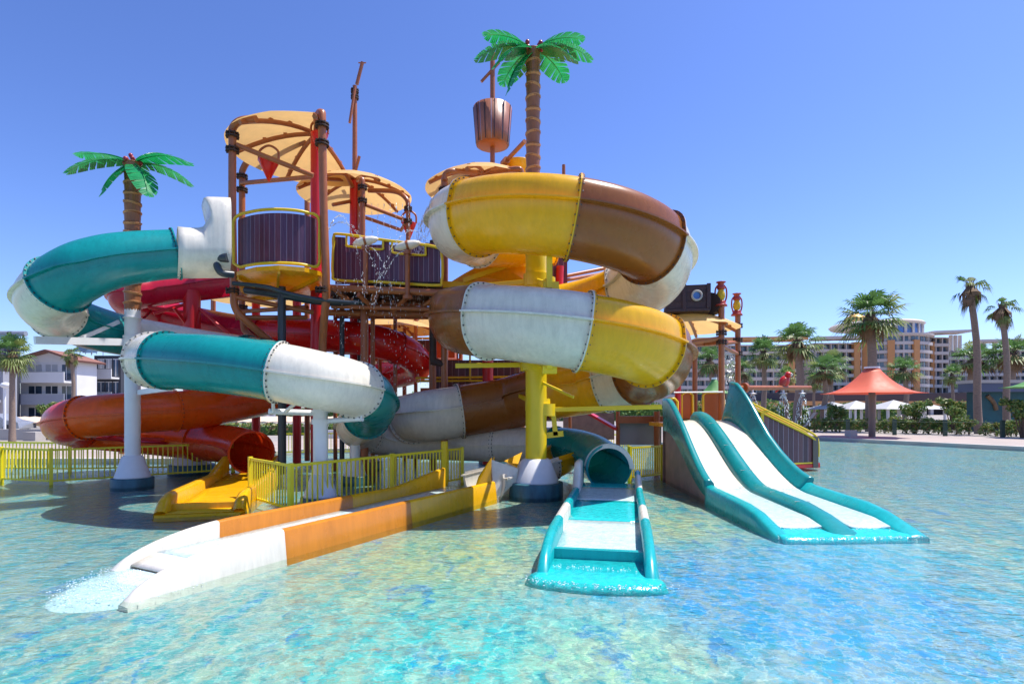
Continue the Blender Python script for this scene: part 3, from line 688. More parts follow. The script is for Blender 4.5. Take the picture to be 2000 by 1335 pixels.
# --- red, crimson and orange slide behind
T = thing('tube_slide', 'crimson, red and orange tube slide looping behind the others down to a short yellow trough', 'water slide', (-7, 16.5, 0))
rp = [W(470, 548, 17.2), W(390, 556, 16.9), W(300, 566, 16.2), W(252, 576, 15.8), W(258, 592, 16.6), W(310, 612, 17.6), W(390, 630, 17.8), W(480, 646, 17.4), W(560, 651, 16.8), W(650, 656, 16.3), W(740, 668, 16.3), W(800, 692, 17.0), W(812, 718, 18.0), W(750, 735, 19.2),
      W(660, 748, 19.2), W(560, 768, 18.2), W(470, 786, 16.8), W(380, 799, 15.4), W(280, 805, 14.5), W(190, 812, 14.1), W(137, 822, 14.3), W(135, 832, 15.2), W(200, 843, 16.2), W(290, 852, 16.6), W(390, 862, 16.2), W(450, 868, 15.6), W(480, 876, 15.0), W(492, 884, 14.5)]
rpath = Path([(*p, 0.46 if i < 15 else 0.52) for i, p in enumerate(rp)])
for a, b_, m in ((0, 4.2, 'crimson'), (4.2, 7.5, 'crimson'), (7.5, 10.5, 'red'), (10.5, 13, 'red'), (13, 15.4, 'crimson'), (15.4, 17.4, 'orange'), (17.4, 19.4, 'orange'), (19.4, 21.5, 'burnt'), (21.5, 24, 'orange'), (24, 27, 'burnt')):
    tube_section(T, rpath, a, b_, m, label=m+' enclosed tube section', flange_start=(a == 0))
def red_column(px, Y, ztop, rc, cone=True, m='colred'):
    x = (px-1000)/F*Y; b = MB(); b.cyl((x, Y, 0.3), (x, Y, ztop), rc, n=20); b.cyl((x, Y, ztop), (x, Y, ztop+0.03), rc*1.08, n=20); part('support_column', b, m, T)
    if cone: base_plinth(T, x, Y, rc, None, cone_h=0.55, ph=0.22)
    return x
x = red_column(375, 16.6, 1.8+230*16.6/F, 0.23); red_column(973, 19.6, 3.2, 0.25); red_column(712, 17.6, 3.6, 0.20); red_column(240, 19.5, 1.3, 0.1, False, 'colred')
for p, q in (((375, 590, 16.6), (300, 612, 16.0)), ((375, 612, 16.6), (290, 600, 16.0)), ((380, 595, 16.6), (450, 655, 16.6)), ((370, 640, 16.6), (340, 600, 16.0)), ((240, 858, 15.0), (170, 852, 14.6)), ((375, 862, 16.4), (190, 856, 15.0)), ((240, 835, 15.2), (210, 856, 14.8)), ((375, 650, 16.6), (330, 650, 16.2))):
    b = MB(); b.pipe([W(*p), W(*q)], 0.05, 8, False); part('support_arm', b, 'colred', T)
b = MB(); b.poly([W(190, 851, 14.9), W(375, 858, 16.4), W(375, 868, 16.4), W(240, 862, 15)]); part('support_bracket', b, 'colred', T, solid=0.04)
# short yellow trough
A = W(492, 905, 14.4); A.z = 0; B = Vector((-5.35, 9.75, 0)); D = (B-A).normalized(); S = Vector((-D.y, D.x, 0)); S = S if S.x > 0 else -S; Lr = (B-A).length
for side, nm in ((1, 'right'), (-1, 'left')):
    b = MB(); rows = []
    for i in range(31):
        s_ = Lr*i/30; h = 0.34+0.3*max(0, 1-s_/1.4) if s_ < Lr-0.6 else max(0.02, 0.34*math.sqrt(max(0, 1-((s_-Lr+0.6)/0.62)**2)))
        e = min(0.04, h*0.3)
        rows.append([tr(s_, side*o_, z) for o_, z in ((0.52, -0.1), (0.52, h-e), (0.58, h), (0.66, h), (0.70, h-e), (0.74, -0.1))])
    b.grid(rows, True); b.poly(rows[0]); part('trough_wall', b, 'yellow', T, 'yellow side wall of the short trough')
b = MB(); rows = [[tr(Lr*i/12, -0.53+1.06*k/6, 0.20-0.16*i/12) for k in range(7)] for i in range(13)]; b.grid(rows, True); part('trough_floor', b, 'yellow', T, solid=0.02)
b = MB(); b.box(tr(Lr-0.35, 0, 0.10), (1.05, 0.10, 0.12), math.atan2(S.y, S.x)); b.grid([[tr(Lr-0.1, -0.72, 0.03), tr(Lr-0.1, 0.72, 0.03)], [tr(Lr+0.12, -0.66, 0.02), tr(Lr+0.12, 0.66, 0.02)], [tr(Lr+0.18, -0.66, -0.05), tr(Lr+0.18, 0.66, -0.05)]], True)
part('trough_lip', b, 'yellow', T)

# ------------------------------------------------------------------ double lane slide
T = thing('double_lane_slide', 'open teal slide with two white lanes running side by side down into the pool', 'water slide', (4.85, 11, 0))
def zl(y):
    if y <= 10.9: return 0.07+0.035*(y-8.0)-0.10*max(0, (8.85-y)/0.8)
    if y >= 14.3: return 1.50
    t = (y-10.9)/3.4; s_ = t*t*(3-2*t); return 0.17+1.33*(0.25*t+0.75*s_)
ys = [8.45+0.12*i for i in range(int((14.7-8.45)/0.12)+1)]
def wx(x, y):
    k = min(1, max(0, (y-11)/3.7)); return 4.80-0.05*k+(x-4.80)*(1-0.17*k)
def lane(x0, x1, y0, y1, m, nm, label, dz=0):
    b = MB(); yy = [y for y in ys if y0-1e-6 <= y <= y1+0.13]
    b.grid([[Vector((wx(x0+(x1-x0)*k/6, y), y, zl(y)+dz+0.03*abs(k/3-1)**3)) for k in range(7)] for y in yy], True); part(nm, b, m, T, label, solid=0.025)
for k, (x0, x1) in enumerate(((3.92, 4.60), (5.0, 5.62))):
    side = 'left' if k == 0 else 'right'
    lane(x0, x1, 11.2, 14.7, 'white', 'lane', 'white steep part of the '+side+' lane')
    lane(x0, x1, 8.45, 11.2, 'foam', 'lane', 'foaming flat part of the '+side+' lane')
b = MB(); rows = []
for k in range(25):
    u = k/24; x = 3.80+2.1*u
    rows.append([Vector((x, 8.62, 0.058)), Vector((x, 8.35, 0.028)), Vector((x, 8.12+0.10*abs(u-0.2), 0.012)), Vector((x, 8.0+0.12*abs(u-0.2), -0.01)), Vector((x, 7.93+0.12*abs(u-0.2), -0.08))])
b.grid(rows, True); part('slide_lip', b, 'tealwet', T, 'wet teal lip across the end of both lanes', solid=0.012)
def hump(x0, x1, hfun, y0, y1, nm, label, prof=None, m='teal'):
    b = MB(); yy = [y for y in ys if y0-1e-6 <= y <= y1+1e-6]; rows = []
    for y in yy:
        rows.append([Vector((wx(x0+(x1-x0)*u, y), y, max(-0.2, zl(y)+v*hfun(y)) if v > -1 else -0.2)) for u, v in prof])
    b.grid(rows, True); b.poly(rows[0]); b.poly(rows[-1][::-1]); part(nm, b, m, T, label, solid=0.02)
ys = [8.05+0.1*i for i in range(67)]
nose = lambda y, h: h*min(1, max(0.03, (y-8.05)/1.3))**0.75
RP = [(0, 0), (0.12, 0.55), (0.3, 0.92), (0.5, 1), (0.7, 0.92), (0.88, 0.55), (1, 0)]
hump(4.58, 5.02, lambda y: nose(y, 0.17) if y < 10.9 else 0.17+0.08*min(1, (y-10.9)), 8.05, 14.7, 'centre_ridge', 'rounded teal ridge between the lanes', RP)
hump(3.94, 3.76, lambda y: nose(y, 0.15), 8.05, 11.05, 'side_wall', 'low teal kerb along the flat left lane', [(0, 0), (0.1, 0.9), (0.4, 1), (0.8, 0.9), (1, 0.7), (1.1, -2)], 'turq')
hump(3.94, 3.76, lambda y: 0.22+0.36*min(1, (y-11)/3.2), 11.0, 14.7, 'side_wall', 'tall teal left side wall of the steep part', [(0, 0), (0.15, 0.8), (0.4, 1), (1, 1), (1.05, 0.9), (0.95, 0.3), (0.9, -0.4)])
hump(5.60, 5.90, lambda y: nose(y, 0.17), 8.05, 11.3, 'side_wall', 'low teal kerb along the flat right lane', [(0, 0), (0.3, 0.4), (0.6, 0.95), (0.85, 1), (1, 0.8), (1.03, -2)], 'turq')
def rw(y):
    K = [(11.0, 0.26), (11.7, 0.23), (12.3, 0.24), (12.8, 0.30), (13.2, 0.44), (13.6, 0.62), (14.0, 0.80), (14.35, 0.96), (14.7, 1.0)]
    for (a, p), (c, q) in zip(K, K[1:]):
        if a <= y <= c: return p+(q-p)*(y-a)/(c-a)
    return K[-1][1] if y > 14 else K[0][1]
hump(5.58, 5.92, rw, 11.1, 14.7, 'side_wall', 'tall curved teal right side wall of the steep part', [(0, 0), (0.25, 0.30), (0.5, 0.62), (0.68, 0.88), (0.74, 1), (0.9, 1.02), (1, 1), (1.0, 0.85), (0.8, 0.2), (0.78, -0.3)])
for y in (9.4, 10.3, 11.6, 12.5, 13.4):
    b = MB(); b.box((wx(4.8, y), y, zl(y)+(0.17+0.08*min(1, y-10.9) if y > 10.9 else 0.17)), (0.26, 0.010, 0.008)); part('joint_seam', b, 'white', T)
# painted skirt under the steep part
yy = [y for y in ys if 10.95 <= y <= 14.7]
for X_ in (3.84, 5.82):
    b = MB()
    for i in range(len(yy)-1): b.poly([(wx(X_, yy[i]), yy[i], -0.15), (wx(X_, yy[i+1]), yy[i+1], -0.15), (wx(X_, yy[i+1]), yy[i+1], zl(yy[i+1])-0.02), (wx(X_, yy[i]), yy[i], zl(yy[i])-0.02)])
    part('side_skirt', b, 'mural', T, 'dark mottled panel closing the side under the slide')

# ------------------------------------------------------------------ planked panels, railings, canopies
def panel_strip(pts, z0, z1f, parent, m='purple', name='plank_panel', label=None, th=0.03):
    """curved vertical planked panel: pts plan polyline, z0 bottom, z1f top (number or function of fraction)"""
    b = MB(); P = [Vector(p) for p in pts]; d = [0]
    for i in range(1, len(P)): d.append(d[-1]+(P[i]-P[i-1]).length)
    rows = []; uv = []
    tops = [z1f(x/d[-1]) if callable(z1f) else z1f for x in d]; bots = [z0(x/d[-1]) if callable(z0) else z0 for x in d]
    for j in (0, 1):
        rows.append([Vector((p.x, p.y, (bots[i] if j == 0 else tops[i]))) for i, p in enumerate(P)]); uv.append([(x, (bots[i] if j == 0 else tops[i])) for i, x in enumerate(d)])
    b.grid(rows, False, False, uv); return part(name, b, m, parent, label, solid=th)
def arc(cx, cy, rr, a0, a1, n=12): return [Vector((cx+rr*math.cos(R(a0+(a1-a0)*i/n)), cy+rr*math.sin(R(a0+(a1-a0)*i/n)), 0)) for i in range(n+1)]
def coupling(parent, p, r):
    b = MB(); flangepair(b, p, r); part('pipe_coupling', b, 'darkwood', parent)
def flangepair(mb, p, r):
    p = Vector(p)
    for dz in (-0.035, 0.035): mb.cyl(p+Vector((0, 0, dz-0.014)), p+Vector((0, 0, dz+0.014)), r*1.75, n=14)
    for k in range(8):
        a = 2*PI*k/8; q = p+Vector((math.cos(a)*r*1.5, math.sin(a)*r*1.5, 0)); mb.cyl(q-Vector((0, 0, 0.075)), q+Vector((0, 0, 0.075)), 0.016, n=6)
def canopy(parent, cx, cy, za, zr, rr, a0, a1, gores, label, ribr=0.06, sag=0.012):
    b = MB(); nr = 8; na = gores*6; rows = []
    for i in range(nr+1):
        row = []
        for j in range(na+1):
            q = i/nr; a = R(a0+(a1-a0)*j/na); f = abs(math.sin(PI*(j/6)))
            rad = rr*q*(1-0.004*f*q); z = zr+(za-zr)*(1-q**2.0)-sag*f*q
            row.append(Vector((cx+rad*math.cos(a), cy+rad*math.sin(a), z)))
        rows.append(row)
    b.grid(rows, True); o = part('canopy', b, 'canvas', parent, label)
    for g in range(gores+1 if abs(a1-a0) < 359 else gores):
        a = R(a0+(a1-a0)*g/gores); pts = []
        if g % 2: continue
        for i in range(9):
            q = i/8*0.97; pts.append((cx+rr*q*math.cos(a), cy+rr*q*math.sin(a), zr+(za-zr)*(1-q**2)-0.09))
        c = MB(); c.pipe(pts, ribr, 8, False)
        for i in (3, 5, 7): c.box(Vector(pts[i])+Vector((0, 0, 0.05)), (0.09, 0.09, 0.05), a)
        part('rib', c, 'rust', o)
    return o

# --- left tall tower
T = thing('play_tower', 'tall left play tower with curved purple balcony over a yellow floor and a tan canopy', 'play tower', (-6.2, 15, 0))
def vpost(parent, px0, py0, px1, py1, Y, r=0.085, fl=(), name='post', m='rust', zb=None):
    a = W(px0, py0, Y); b_ = W(px1, py1, Y)
    if zb is not None: b_.z = zb
    mb = MB(); mb.cyl(a, b_, r, n=14); part(name, mb, m, parent)
    if fl:
        pass
b = MB(); b.pipe([W(500, 232, 13.6), W(470, 236, 13.7), W(455, 250, 13.8), W(454, 275, 13.8), W(454, 420, 13.8), W(457, 560, 13.8), W(459, 598, 13.8), W(476, 622, 13.9), W(530, 668, 14.4), W(580, 705, 14.9), W(650, 735, 15.4)], 0.09, 12)
part('post', b, 'rust', T); [coupling(T, W(454, y, 13.8), 0.09) for y in (264, 293, 568)]
b = MB(); b.pipe([W(618, 275, 15.2), W(622, 228, 14.0), W(628, 222, 13.7), W(629, 240, 13.6), W(632, 400, 13.6), W(637, 560, 13.6), W(632, 640, 14.0), W(630, 690, 14.2), W(630, 850, 14.4)], 0.095, 12)
part('post', b, 'rust', T); [coupling(T, W(629, y, 13.6), 0.095) for y in (245, 280, 566)]
b = MB(); b.pipe([W(600, 276, 15.8), W(540, 284, 16.2), W(496, 304, 16.5), W(475, 330, 16.6), W(473, 360, 16.6), W(473, 480, 16.6), W(474, 620, 16.6), W(490, 655, 16.6), W(560, 690, 16.2)], 0.09, 12)
part('post', b, 'rust', T); [coupling(T, W(473, y, 16.6), 0.09) for y in (345, 371, 545, 600)]
xA = (618-1000)/F*15.3
b = MB(); b.cyl((xA, 15.3, 0.2), (xA, 15.3, 9.15), 0.15, n=18); part('main_column', b, 'colred', T, 'red centre column')
canopy(T, xA, 15.3, 9.3, 8.68, 2.22, 80, 288, 8, 'tan fan-shaped canopy')
for p, q in (((462, 283, 13.8), (612, 343, 14.2)), ((470, 358, 16.5), (612, 345, 15.2)), ((460, 580, 13.8), (612, 610, 14.6)), ((473, 608, 16.5), (600, 600, 15.2)), ((460, 620, 14), (600, 620, 14.8))):
    b = MB(); b.pipe([W(*p), W(*q)], 0.062, 10, False); part('cross_pipe', b, 'rust', T)
cA = (-6.25, 15.1)
zF = W(540, 530, 14).z
arcA = [Vector((W(p, 0, Y).x, Y, 0)) for p, Y in ((466, 13.75), (490, 13.45), (520, 13.3), (550, 13.28), (580, 13.35), (603, 13.5), (618, 13.7))]
arcA = catmull(arcA, 4)
zt = W(540, 417, 13.3).z; zb = W(540, 512, 13.3).z
panel_strip(arcA, zb, zt, T, 'purple', label='curved purple planked balcony panel')
def railing(parent, plan, z0, z1, r=0.035, m='rail'):
    P = [Vector((p.x, p.y, 0)) for p in plan]; up = Vector((0, 0, z1)); dn = Vector((0, 0, z0)); e = 0.1
    i = len(P)-1
    loop = [P[0]+dn+Vector((0, 0, 0.12)), P[0]+Vector((0, 0, (z0+z1)/2)), P[0]+up-Vector((0, 0, 0.12))]+[p.lerp(P[1], 0.5)+up if k == 0 else p+up for k, p in enumerate(P[:-1])]+[P[-2].lerp(P[-1], 0.5)+up, P[-1]+up-Vector((0, 0, 0.12)), P[-1]+Vector((0, 0, (z0+z1)/2)), P[-1]+dn+Vector((0, 0, 0.12)), P[-2].lerp(P[-1], 0.5)+dn]+[p+dn for p in P[1:-1]][::-1]+[P[0].lerp(P[1], 0.5)+dn, P[0]+dn+Vector((0, 0, 0.12))]
    b = MB(); b.pipe(loop, r, 8, True, 4); return part('railing', b, m, parent)
pl = [p+Vector((0, -0.06, 0)) for p in arcA[::3]]; pl[0] += Vector((-0.09, 0, 0)); pl[-1] += Vector((0.09, 0, 0))
railing(T, pl, zb-0.04, zt+0.07, 0.036)
# yellow floor: shallow faceted pan
b = MB(); n = 14; ring0 = [Vector((W(p, 0, Y).x, Y, 0)) for p, Y in ((462, 13.7), (500, 13.25), (545, 13.1), (595, 13.3), (626, 13.7), (640, 14.8), (600, 16.4), (540, 17.0), (490, 16.6), (470, 15.6))]
ct = Vector((cA[0], cA[1], 0)); z1 = zb-0.12
for i in range(len(ring0)):
    a, c = ring0[i], ring0[(i+1) % len(ring0)]
    b.poly([a+Vector((0, 0, z1)), c+Vector((0, 0, z1)), ct+Vector((0, 0, z1-0.02))])
    b.poly([a+Vector((0, 0, z1)), c+Vector((0, 0, z1)), c+Vector((0, 0, z1-0.1)), a+Vector((0, 0, z1-0.1))])
    a2 = a.lerp(ct, 0.12); c2 = c.lerp(ct, 0.12)
    b.poly([a+Vector((0, 0, z1-0.1)), c+Vector((0, 0, z1-0.1)), ct+Vector((0, 0, z1-0.32))])
for i in range(0, len(ring0), 2):
    beam(b, ring0[i].lerp(ct, 0.03)+Vector((0, 0, z1-0.14)), ct+Vector((0, 0, z1-0.36)), 0.06, 0.1)
part('floor', b, 'yellow', T, 'yellow faceted balcony floor seen from below')
b = MB(); b.pipe([W(455, 553, 13.4), W(520, 560, 13.3), W(560, 572, 13.4), W(625, 585, 13.6), W(700, 592, 13.8)], 0.05, 8); b.pipe([W(550, 560, 14.2), W(551, 700, 14.2), W(551, 925, 14.2)], 0.1, 12, False); b.pipe([W(480, 566, 14.4), W(545, 575, 14.2), W(625, 588, 14.4), W(720, 590, 14.6)], 0.1, 10)
b.pipe([W(668, 580, 15.5), W(668, 900, 15.5)], 0.07, 8, False); b.pipe([W(702, 590, 17), W(702, 910, 17)], 0.06, 8, False)
part('drain_pipe', b, 'dark', T, 'dark grey water pipes under the balcony')
for px, Y in ((418, 19.5), (415, 20.5), (500, 18.5), (580, 18.0)):
    b = MB(); rd = px > 450; b.cyl(W(px, 570 if rd else 545, Y), Vector((W(px, 0, Y).x, Y, 0.1)), 0.13 if rd else 0.06, n=12); part('rear_post', b, 'colred' if rd else 'rust', T)
# small rear canopy
canopy(T, W(500, 0, 18.5).x, 18.5, W(0, 565, 18.5).z, W(0, 578, 18.5).z-0.1, 1.5, 0, 360, 10, 'small low tan canopy at the back', 0.04)
canopy(T, W(770, 0, 19).x, 19.0, W(0, 622, 19).z, W(0, 640, 19).z-0.1, 1.5, 0, 360, 10, 'low tan canopy over the lower deck', 0.04)

# --- bridge walkway in the middle
T = thing('walkway', 'raised walkway with purple planked side and yellow rail between the two towers', 'walkway', (-3.2, 14.5, 0))
plw = [Vector((W(p, 0, Y).x, Y, 0)) for p, Y in ((650, 14.6), (700, 14.4), (750, 14.2), (800, 14.0), (860, 13.8))]
z0f = lambda t: W(0, 543+8*t, 14.6-0.8*t).z; 
def ztw(t):
    px = 650+210*t; Y = 14.6-0.8*t
    y = 462+14*t
    if 676 < px < 748: y = 492
    if 764 < px < 832: y = 500
    return W(0, y, Y).z
dense = []
for i in range(100): dense.append(plw[0].lerp(plw[-1], i/99))
panel_strip(dense, z0f, ztw, T, 'purple', label='purple planks with two notches for the water cannons')
def pt(px, py): 
    t = (px-650)/210; return W(px, py, 14.6-0.8*t-0.08)
b = MB(); b.pipe([pt(652, 470), pt(650, 500), pt(650, 535), pt(660, 547), pt(750, 551), pt(850, 557), pt(863, 548), pt(863, 500), pt(850, 482), pt(760, 470), pt(665, 457), pt(652, 462), pt(651, 480)], 0.036, 8, True, 5)
b.pipe([pt(677, 459), pt(677, 476), pt(682, 481), pt(742, 487), pt(748, 480), pt(748, 467)], 0.028, 8); b.pipe([pt(766, 470), pt(766, 486), pt(772, 494), pt(826, 498), pt(831, 494), pt(831, 478)], 0.028, 8)
part('railing', b, 'rail', T)
panel_strip([Vector((W(p, 0, 16.4).x, 16.4, 0)) for p in (655, 700, 760, 850)], W(0, 555, 16.4).z, W(0, 478, 16.4).z, T, 'purple', label='rear purple plank panel')
b = MB(); zw = z0f(0.5)-0.1
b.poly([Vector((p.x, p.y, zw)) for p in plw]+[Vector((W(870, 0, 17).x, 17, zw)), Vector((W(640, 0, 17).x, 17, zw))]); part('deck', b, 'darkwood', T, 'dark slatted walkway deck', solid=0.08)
for a, c in (((640, 562, 14.3), (870, 572, 13.7)), ((642, 590, 15.6), (872, 592, 15.6)), ((645, 575, 16.6), (860, 580, 16.6)), ((735, 570, 14.1), (720, 612, 15.3)), ((640, 610, 15), (860, 614, 15))):
    b = MB(); b.pipe([W(*a), W(*c)], 0.09, 10, False); part('beam', b, 'rust', T)
b = MB()
for i in range(9): beam(b, W(650+24*i, 568, 14.2), W(655+22*i, 580, 16.9), 0.08, 0.14)
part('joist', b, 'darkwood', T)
for k in range(11):
    b = MB(); beam(b, W(648+20*k, 583+1.2*k, 14.4), W(652+19*k, 590, 17.2), 0.05, 0.10); part('joist', b, 'rust', T)
for a, c in (((648, 598, 14.6), (862, 604, 14.2)), ((700, 575, 14.0), (735, 606, 14.6)), ((800, 575, 14.0), (765, 610, 14.6)), ((655, 618, 16.8), (865, 620, 16.8)), ((648, 562, 14.2), (700, 600, 14.6)), ((862, 570, 14.0), (820, 604, 14.4))):
    b = MB(); b.pipe([W(*a), W(*c)], 0.06, 8, False); part('beam', b, 'rust', T)
for px, Y, yt in ((655, 16.8, 570), (742, 18.5, 585), (772, 16.9, 585), (812, 18.6, 585), (868, 17.2, 575), (728, 15.6, 600), (790, 20.0, 600)):
    b = MB(); b.cyl(W(px, yt, Y), Vector((W(px, 0, Y).x, Y, 0.0)), 0.06, n=10); part('thin_post', b, 'rust', T)
for px, Y, yt in ((705, 17.4, 350), (712, 14.9, 560), (845, 16, 560)):
    b = MB(); b.cyl(W(px, yt, Y), Vector((W(px, 0, Y).x, Y, 0.1)), 0.10, n=12); part('post', b, 'rust', T)

# --- middle rear tower with round canopy
xB = W(694, 0, 17.6).x
T = thing('play_tower', 'middle play tower behind the walkway with a round tan canopy on a red column', 'play tower', (xB, 17.6, 0))
b = MB(); b.cyl((xB, 17.6, 0.2), (xB, 17.6, 8.85), 0.17, n=18); part('main_column', b, 'colred', T, 'red centre column')
canopy(T, xB+0.0, 17.6, 9.0, 8.42, 1.72, 0, 360, 14, 'round tan canopy', 0.05)
b = MB(); b.pipe([W(700, 352, 16.5), W(706, 350, 16.0), W(708, 365, 15.9), W(708, 470, 15.9)], 0.075, 10); part('post', b, 'rust', T)
b = MB(); b.pipe([W(720, 372, 17.5), W(770, 374, 17.2), W(793, 388, 17.0), W(797, 410, 17.0), W(797, 480, 17.0)], 0.07, 10); part('post', b, 'rust', T)
for a, c in (((714, 400, 15.9), (792, 430, 17)), ((714, 425, 17), (780, 448, 18)), ((650, 400, 17.0), (690, 392, 17.6)), ((640, 350, 17), (690, 352, 17.6)), ((783, 450, 17.6), (797, 428, 17))):
    b = MB(); b.pipe([W(*a), W(*c)], 0.055, 8, False); part('cross_pipe', b, 'rust', T)
[coupling(T, W(708, y, 15.9), 0.075) for y in (366, 392)]; [coupling(T, W(797, y, 17.0), 0.07) for y in (408, 432)]
b = MB(); b.cyl(W(600, 372, 19), Vector((W(600, 0, 19).x, 19, 0.1)), 0.09, n=10); part('rear_post', b, 'rust', T)

# --- right centre tower
xC = W(945, 0, 16.4).x
T = thing('play_tower', 'centre play tower behind the yellow helix with an orange tan domed canopy', 'play tower', (xC, 16.4, 0))
canopy(T, xC, 16.4, 8.72, 8.12, 1.68, 0, 360, 14, 'domed tan canopy', 0.055)
for px, Y in ((868, 15.0), (1010, 15.2), (870, 18), (1020, 18)):
    b = MB(); b.cyl(W(px, 0, Y)*Vector((1, 1, 0))+Vector((0, 0, 0.1)), Vector((W(px, 0, Y).x, Y, 7.9)), 0.09, n=12); part('post', b, 'rust', T)
b = MB(); b.pipe([W(868, 352, 14.9), W(870, 340, 14.9), W(885, 334, 14.9), W(930, 338, 15.4)], 0.07, 8); b.pipe([W(1018, 352, 14.9), W(1018, 335, 14.9), W(1008, 330, 14.9), W(960, 336, 15.4)], 0.07, 8); part('cross_pipe', b, 'rust', T)
[coupling(T, W(868, y, 15.0), 0.09) for y in (372, 445, 475)]
b = MB(); b.cyl((xC+0.1, 16.8, 0.2), (xC+0.1, 16.8, 8.6), 0.16, n=18); part('main_column', b, 'colred', T, 'red centre column')
b = MB(); b.boxp(W(870, 0, 15).x, W(1100, 0, 15).x, 14.9, 18, 5.0, 5.12); part('floor', b, 'yellow', T, 'yellow tower floor')
b = MB(); b.poly([W(878, 552, 14.85), W(1040, 556, 14.85), W(1040, 505, 14.85), W(960, 505, 14.6), W(905, 535, 14.8)]); part('fascia', b, 'yellow', T, 'yellow folded fascia under the tower floor', solid=0.05)
b = MB(); beam(b, W(866, 556, 14.7), W(1060, 560, 14.7), 0.12, 0.16); part('floor_beam', b, 'colyellow', T)
b = MB(); beam(b, W(905, 548, 14.6), W(1010, 512, 14.5), 0.08, 0.12); part('floor_brace', b, 'colyellow', T)
for k in range(6):
    b = MB(); b.pipe([W(640+46*k, 600+3*k, 15.2), W(655+46*k, 572+2*k, 16.8)], 0.05, 8, False); part('floor_brace', b, 'rust', T)
panel_strip([Vector((W(p, 0, 14.85).x, 14.85, 0)) for p in (1060, 1085, 1108)], 4.2, 6.1, T, label='purple planks glimpsed between the turns of the helix')
b = MB(); b.cyl(W(1094, 520, 14.7), W(1090, 620, 14.7), 0.10, n=10); part('standpipe', b, 'colred', T)
for a, c in (((1100, 540, 14.9), (1200, 520, 15.5)), ((1100, 548, 14.9), (1200, 530, 16.5))):
    b = MB(); b.pipe([W(*a), W(*c)], 0.05, 8, False); part('cross_pipe', b, 'rust', T)
b = MB(); b.pipe([W(846, 470, 15), W(846, 690, 15), W(852, 705, 15), W(868, 712, 15)], 0.09, 10); part('feed_pipe', b, 'darkwood', T)
# lower deck with plank panels and yellow rails seen between the slides
panel_strip([Vector((W(p, 0, 17.6).x, 17.6, 0)) for p in (845, 900, 960, 1035)], W(0, 758, 17.6).z, W(0, 703, 17.6).z, T, 'plumwood', label='plum planks of the lower deck')
b = MB(); b.pipe([W(812, 738, 17.3), W(1035, 735, 17.3)], 0.035, 8, False); b.pipe([W(812, 744, 17.3), W(1035, 742, 17.3)], 0.03, 8, False); b.pipe([W(918, 690, 17.3), W(918, 745, 17.3)], 0.03, 8, False); part('railing', b, 'rail', T)
b = MB(); b.boxp(W(820, 0, 17.6).x, W(1035, 0, 17.6).x, 17.7, 20.5, W(0, 765, 17.6).z, W(0, 757, 17.6).z); part('lower_deck', b, 'orangepanel', T)
b = MB(); b.boxp(W(850, 0, 19).x, W(890, 0, 19).x, 18.7, 19.3, W(0, 700, 19).z, W(0, 640, 19).z); part('side_panel', b, 'orangepanel', T)
b = MB(); b.boxp(W(730, 0, 19).x, W(760, 0, 19).x, 18.9, 19.3, W(0, 640, 19).z, W(0, 600, 19).z); part('side_panel', b, 'orangepanel', T)

T = thing('lower_deck', 'low brown and tan deck with plank sides glimpsed below the walkway behind the red slide', 'play platform', W(780, 800, 20.5))
b = MB(); b.boxp(W(690, 0, 20.5).x, W(900, 0, 20.5).x, 20.4, 22.5, W(0, 700, 20.5).z-0.1, W(0, 700, 20.5).z); part('floor', b, 'orangepanel', T)
panel_strip([Vector((W(p, 0, 20.4).x, 20.4, 0)) for p in (700, 760, 830, 895)], W(0, 700, 20.4).z, W(0, 664, 20.4).z, T, 'plumwood', label='plum plank side of the far lower deck')
panel_strip([Vector((W(p, 0, 21).x, 21, 0)) for p in (655, 700, 760)], W(0, 790, 21).z, W(0, 735, 21).z, T, 'barrel', label='brown plank side lower down')
for px in (690, 740, 790, 850, 900):
    b = MB(); b.cyl(W(px, 640, 20.6), Vector((W(px, 0, 20.6).x, 20.6, 0.0)), 0.075, n=10); part('post', b, 'rust', T)
for y in (662, 690, 745):
    b = MB(); b.pipe([W(655, y, 20.3), W(905, y-2, 20.3)], 0.045, 8, False); part('cross_pipe', b, 'rust' if y != 662 else 'rail', T)
canopy(T, W(830, 0, 21).x, 21.0, W(0, 610, 21).z, W(0, 632, 21).z, 1.9, 0, 360, 12, 'tan canopy over the far lower deck', 0.05)

# masts
xm = W(962, 0, 17.2).x
T = thing('lookout_mast', 'mast with a barrel shaped crow\'s nest rising above the centre tower', 'mast', (xm, 17.2, 8))
b = MB(); b.cyl((xm, 17.2, 8.0), W(962, 108, 17.2), 0.075, n=12); part('mast_pole', b, 'rust', T)
zt_, zb_ = W(0, 212, 17.2).z, W(0, 284, 17.2).z
b = MB(); b.lathe((xm, 17.2, 0), [(0.47, zb_), (0.50, zb_+0.3), (0.56, zt_)], 24, True, True); part('barrel', b, 'barrel', T, 'flared brown stave barrel', solid=0.05)
b = MB(); b.lathe((xm, 17.2, 0), [(0.001, zb_-0.07), (0.40, zb_-0.05), (0.47, zb_+0.0), (0.455, zb_+0.04), (0.001, zb_+0.04)], 24); part('barrel_bottom', b, 'orangepanel', T)
b = MB()
for k in range(12):
    a = 2*PI*k/12+0.13; b.box((xm+0.545*math.cos(a), 17.2+0.545*math.sin(a), (zt_+zb_)/2), (0.012, 0.022, zt_-zb_-0.02), a, mtx=Matrix.Rotation(a, 3, 'Z') @ Matrix.Rotation(R(4.6), 3, 'Y'))
part('stave_gap', b, 'black', T)
b = MB(); b.pipe([W(940, 160, 17.2), W(975, 122, 17.2)], 0.045, 8, False); part('yard', b, 'rust', T)
b = MB(); b.ell(W(962, 106, 17.2), (0.09, 0.09, 0.09)); part('mast_knob', b, 'rust', T)
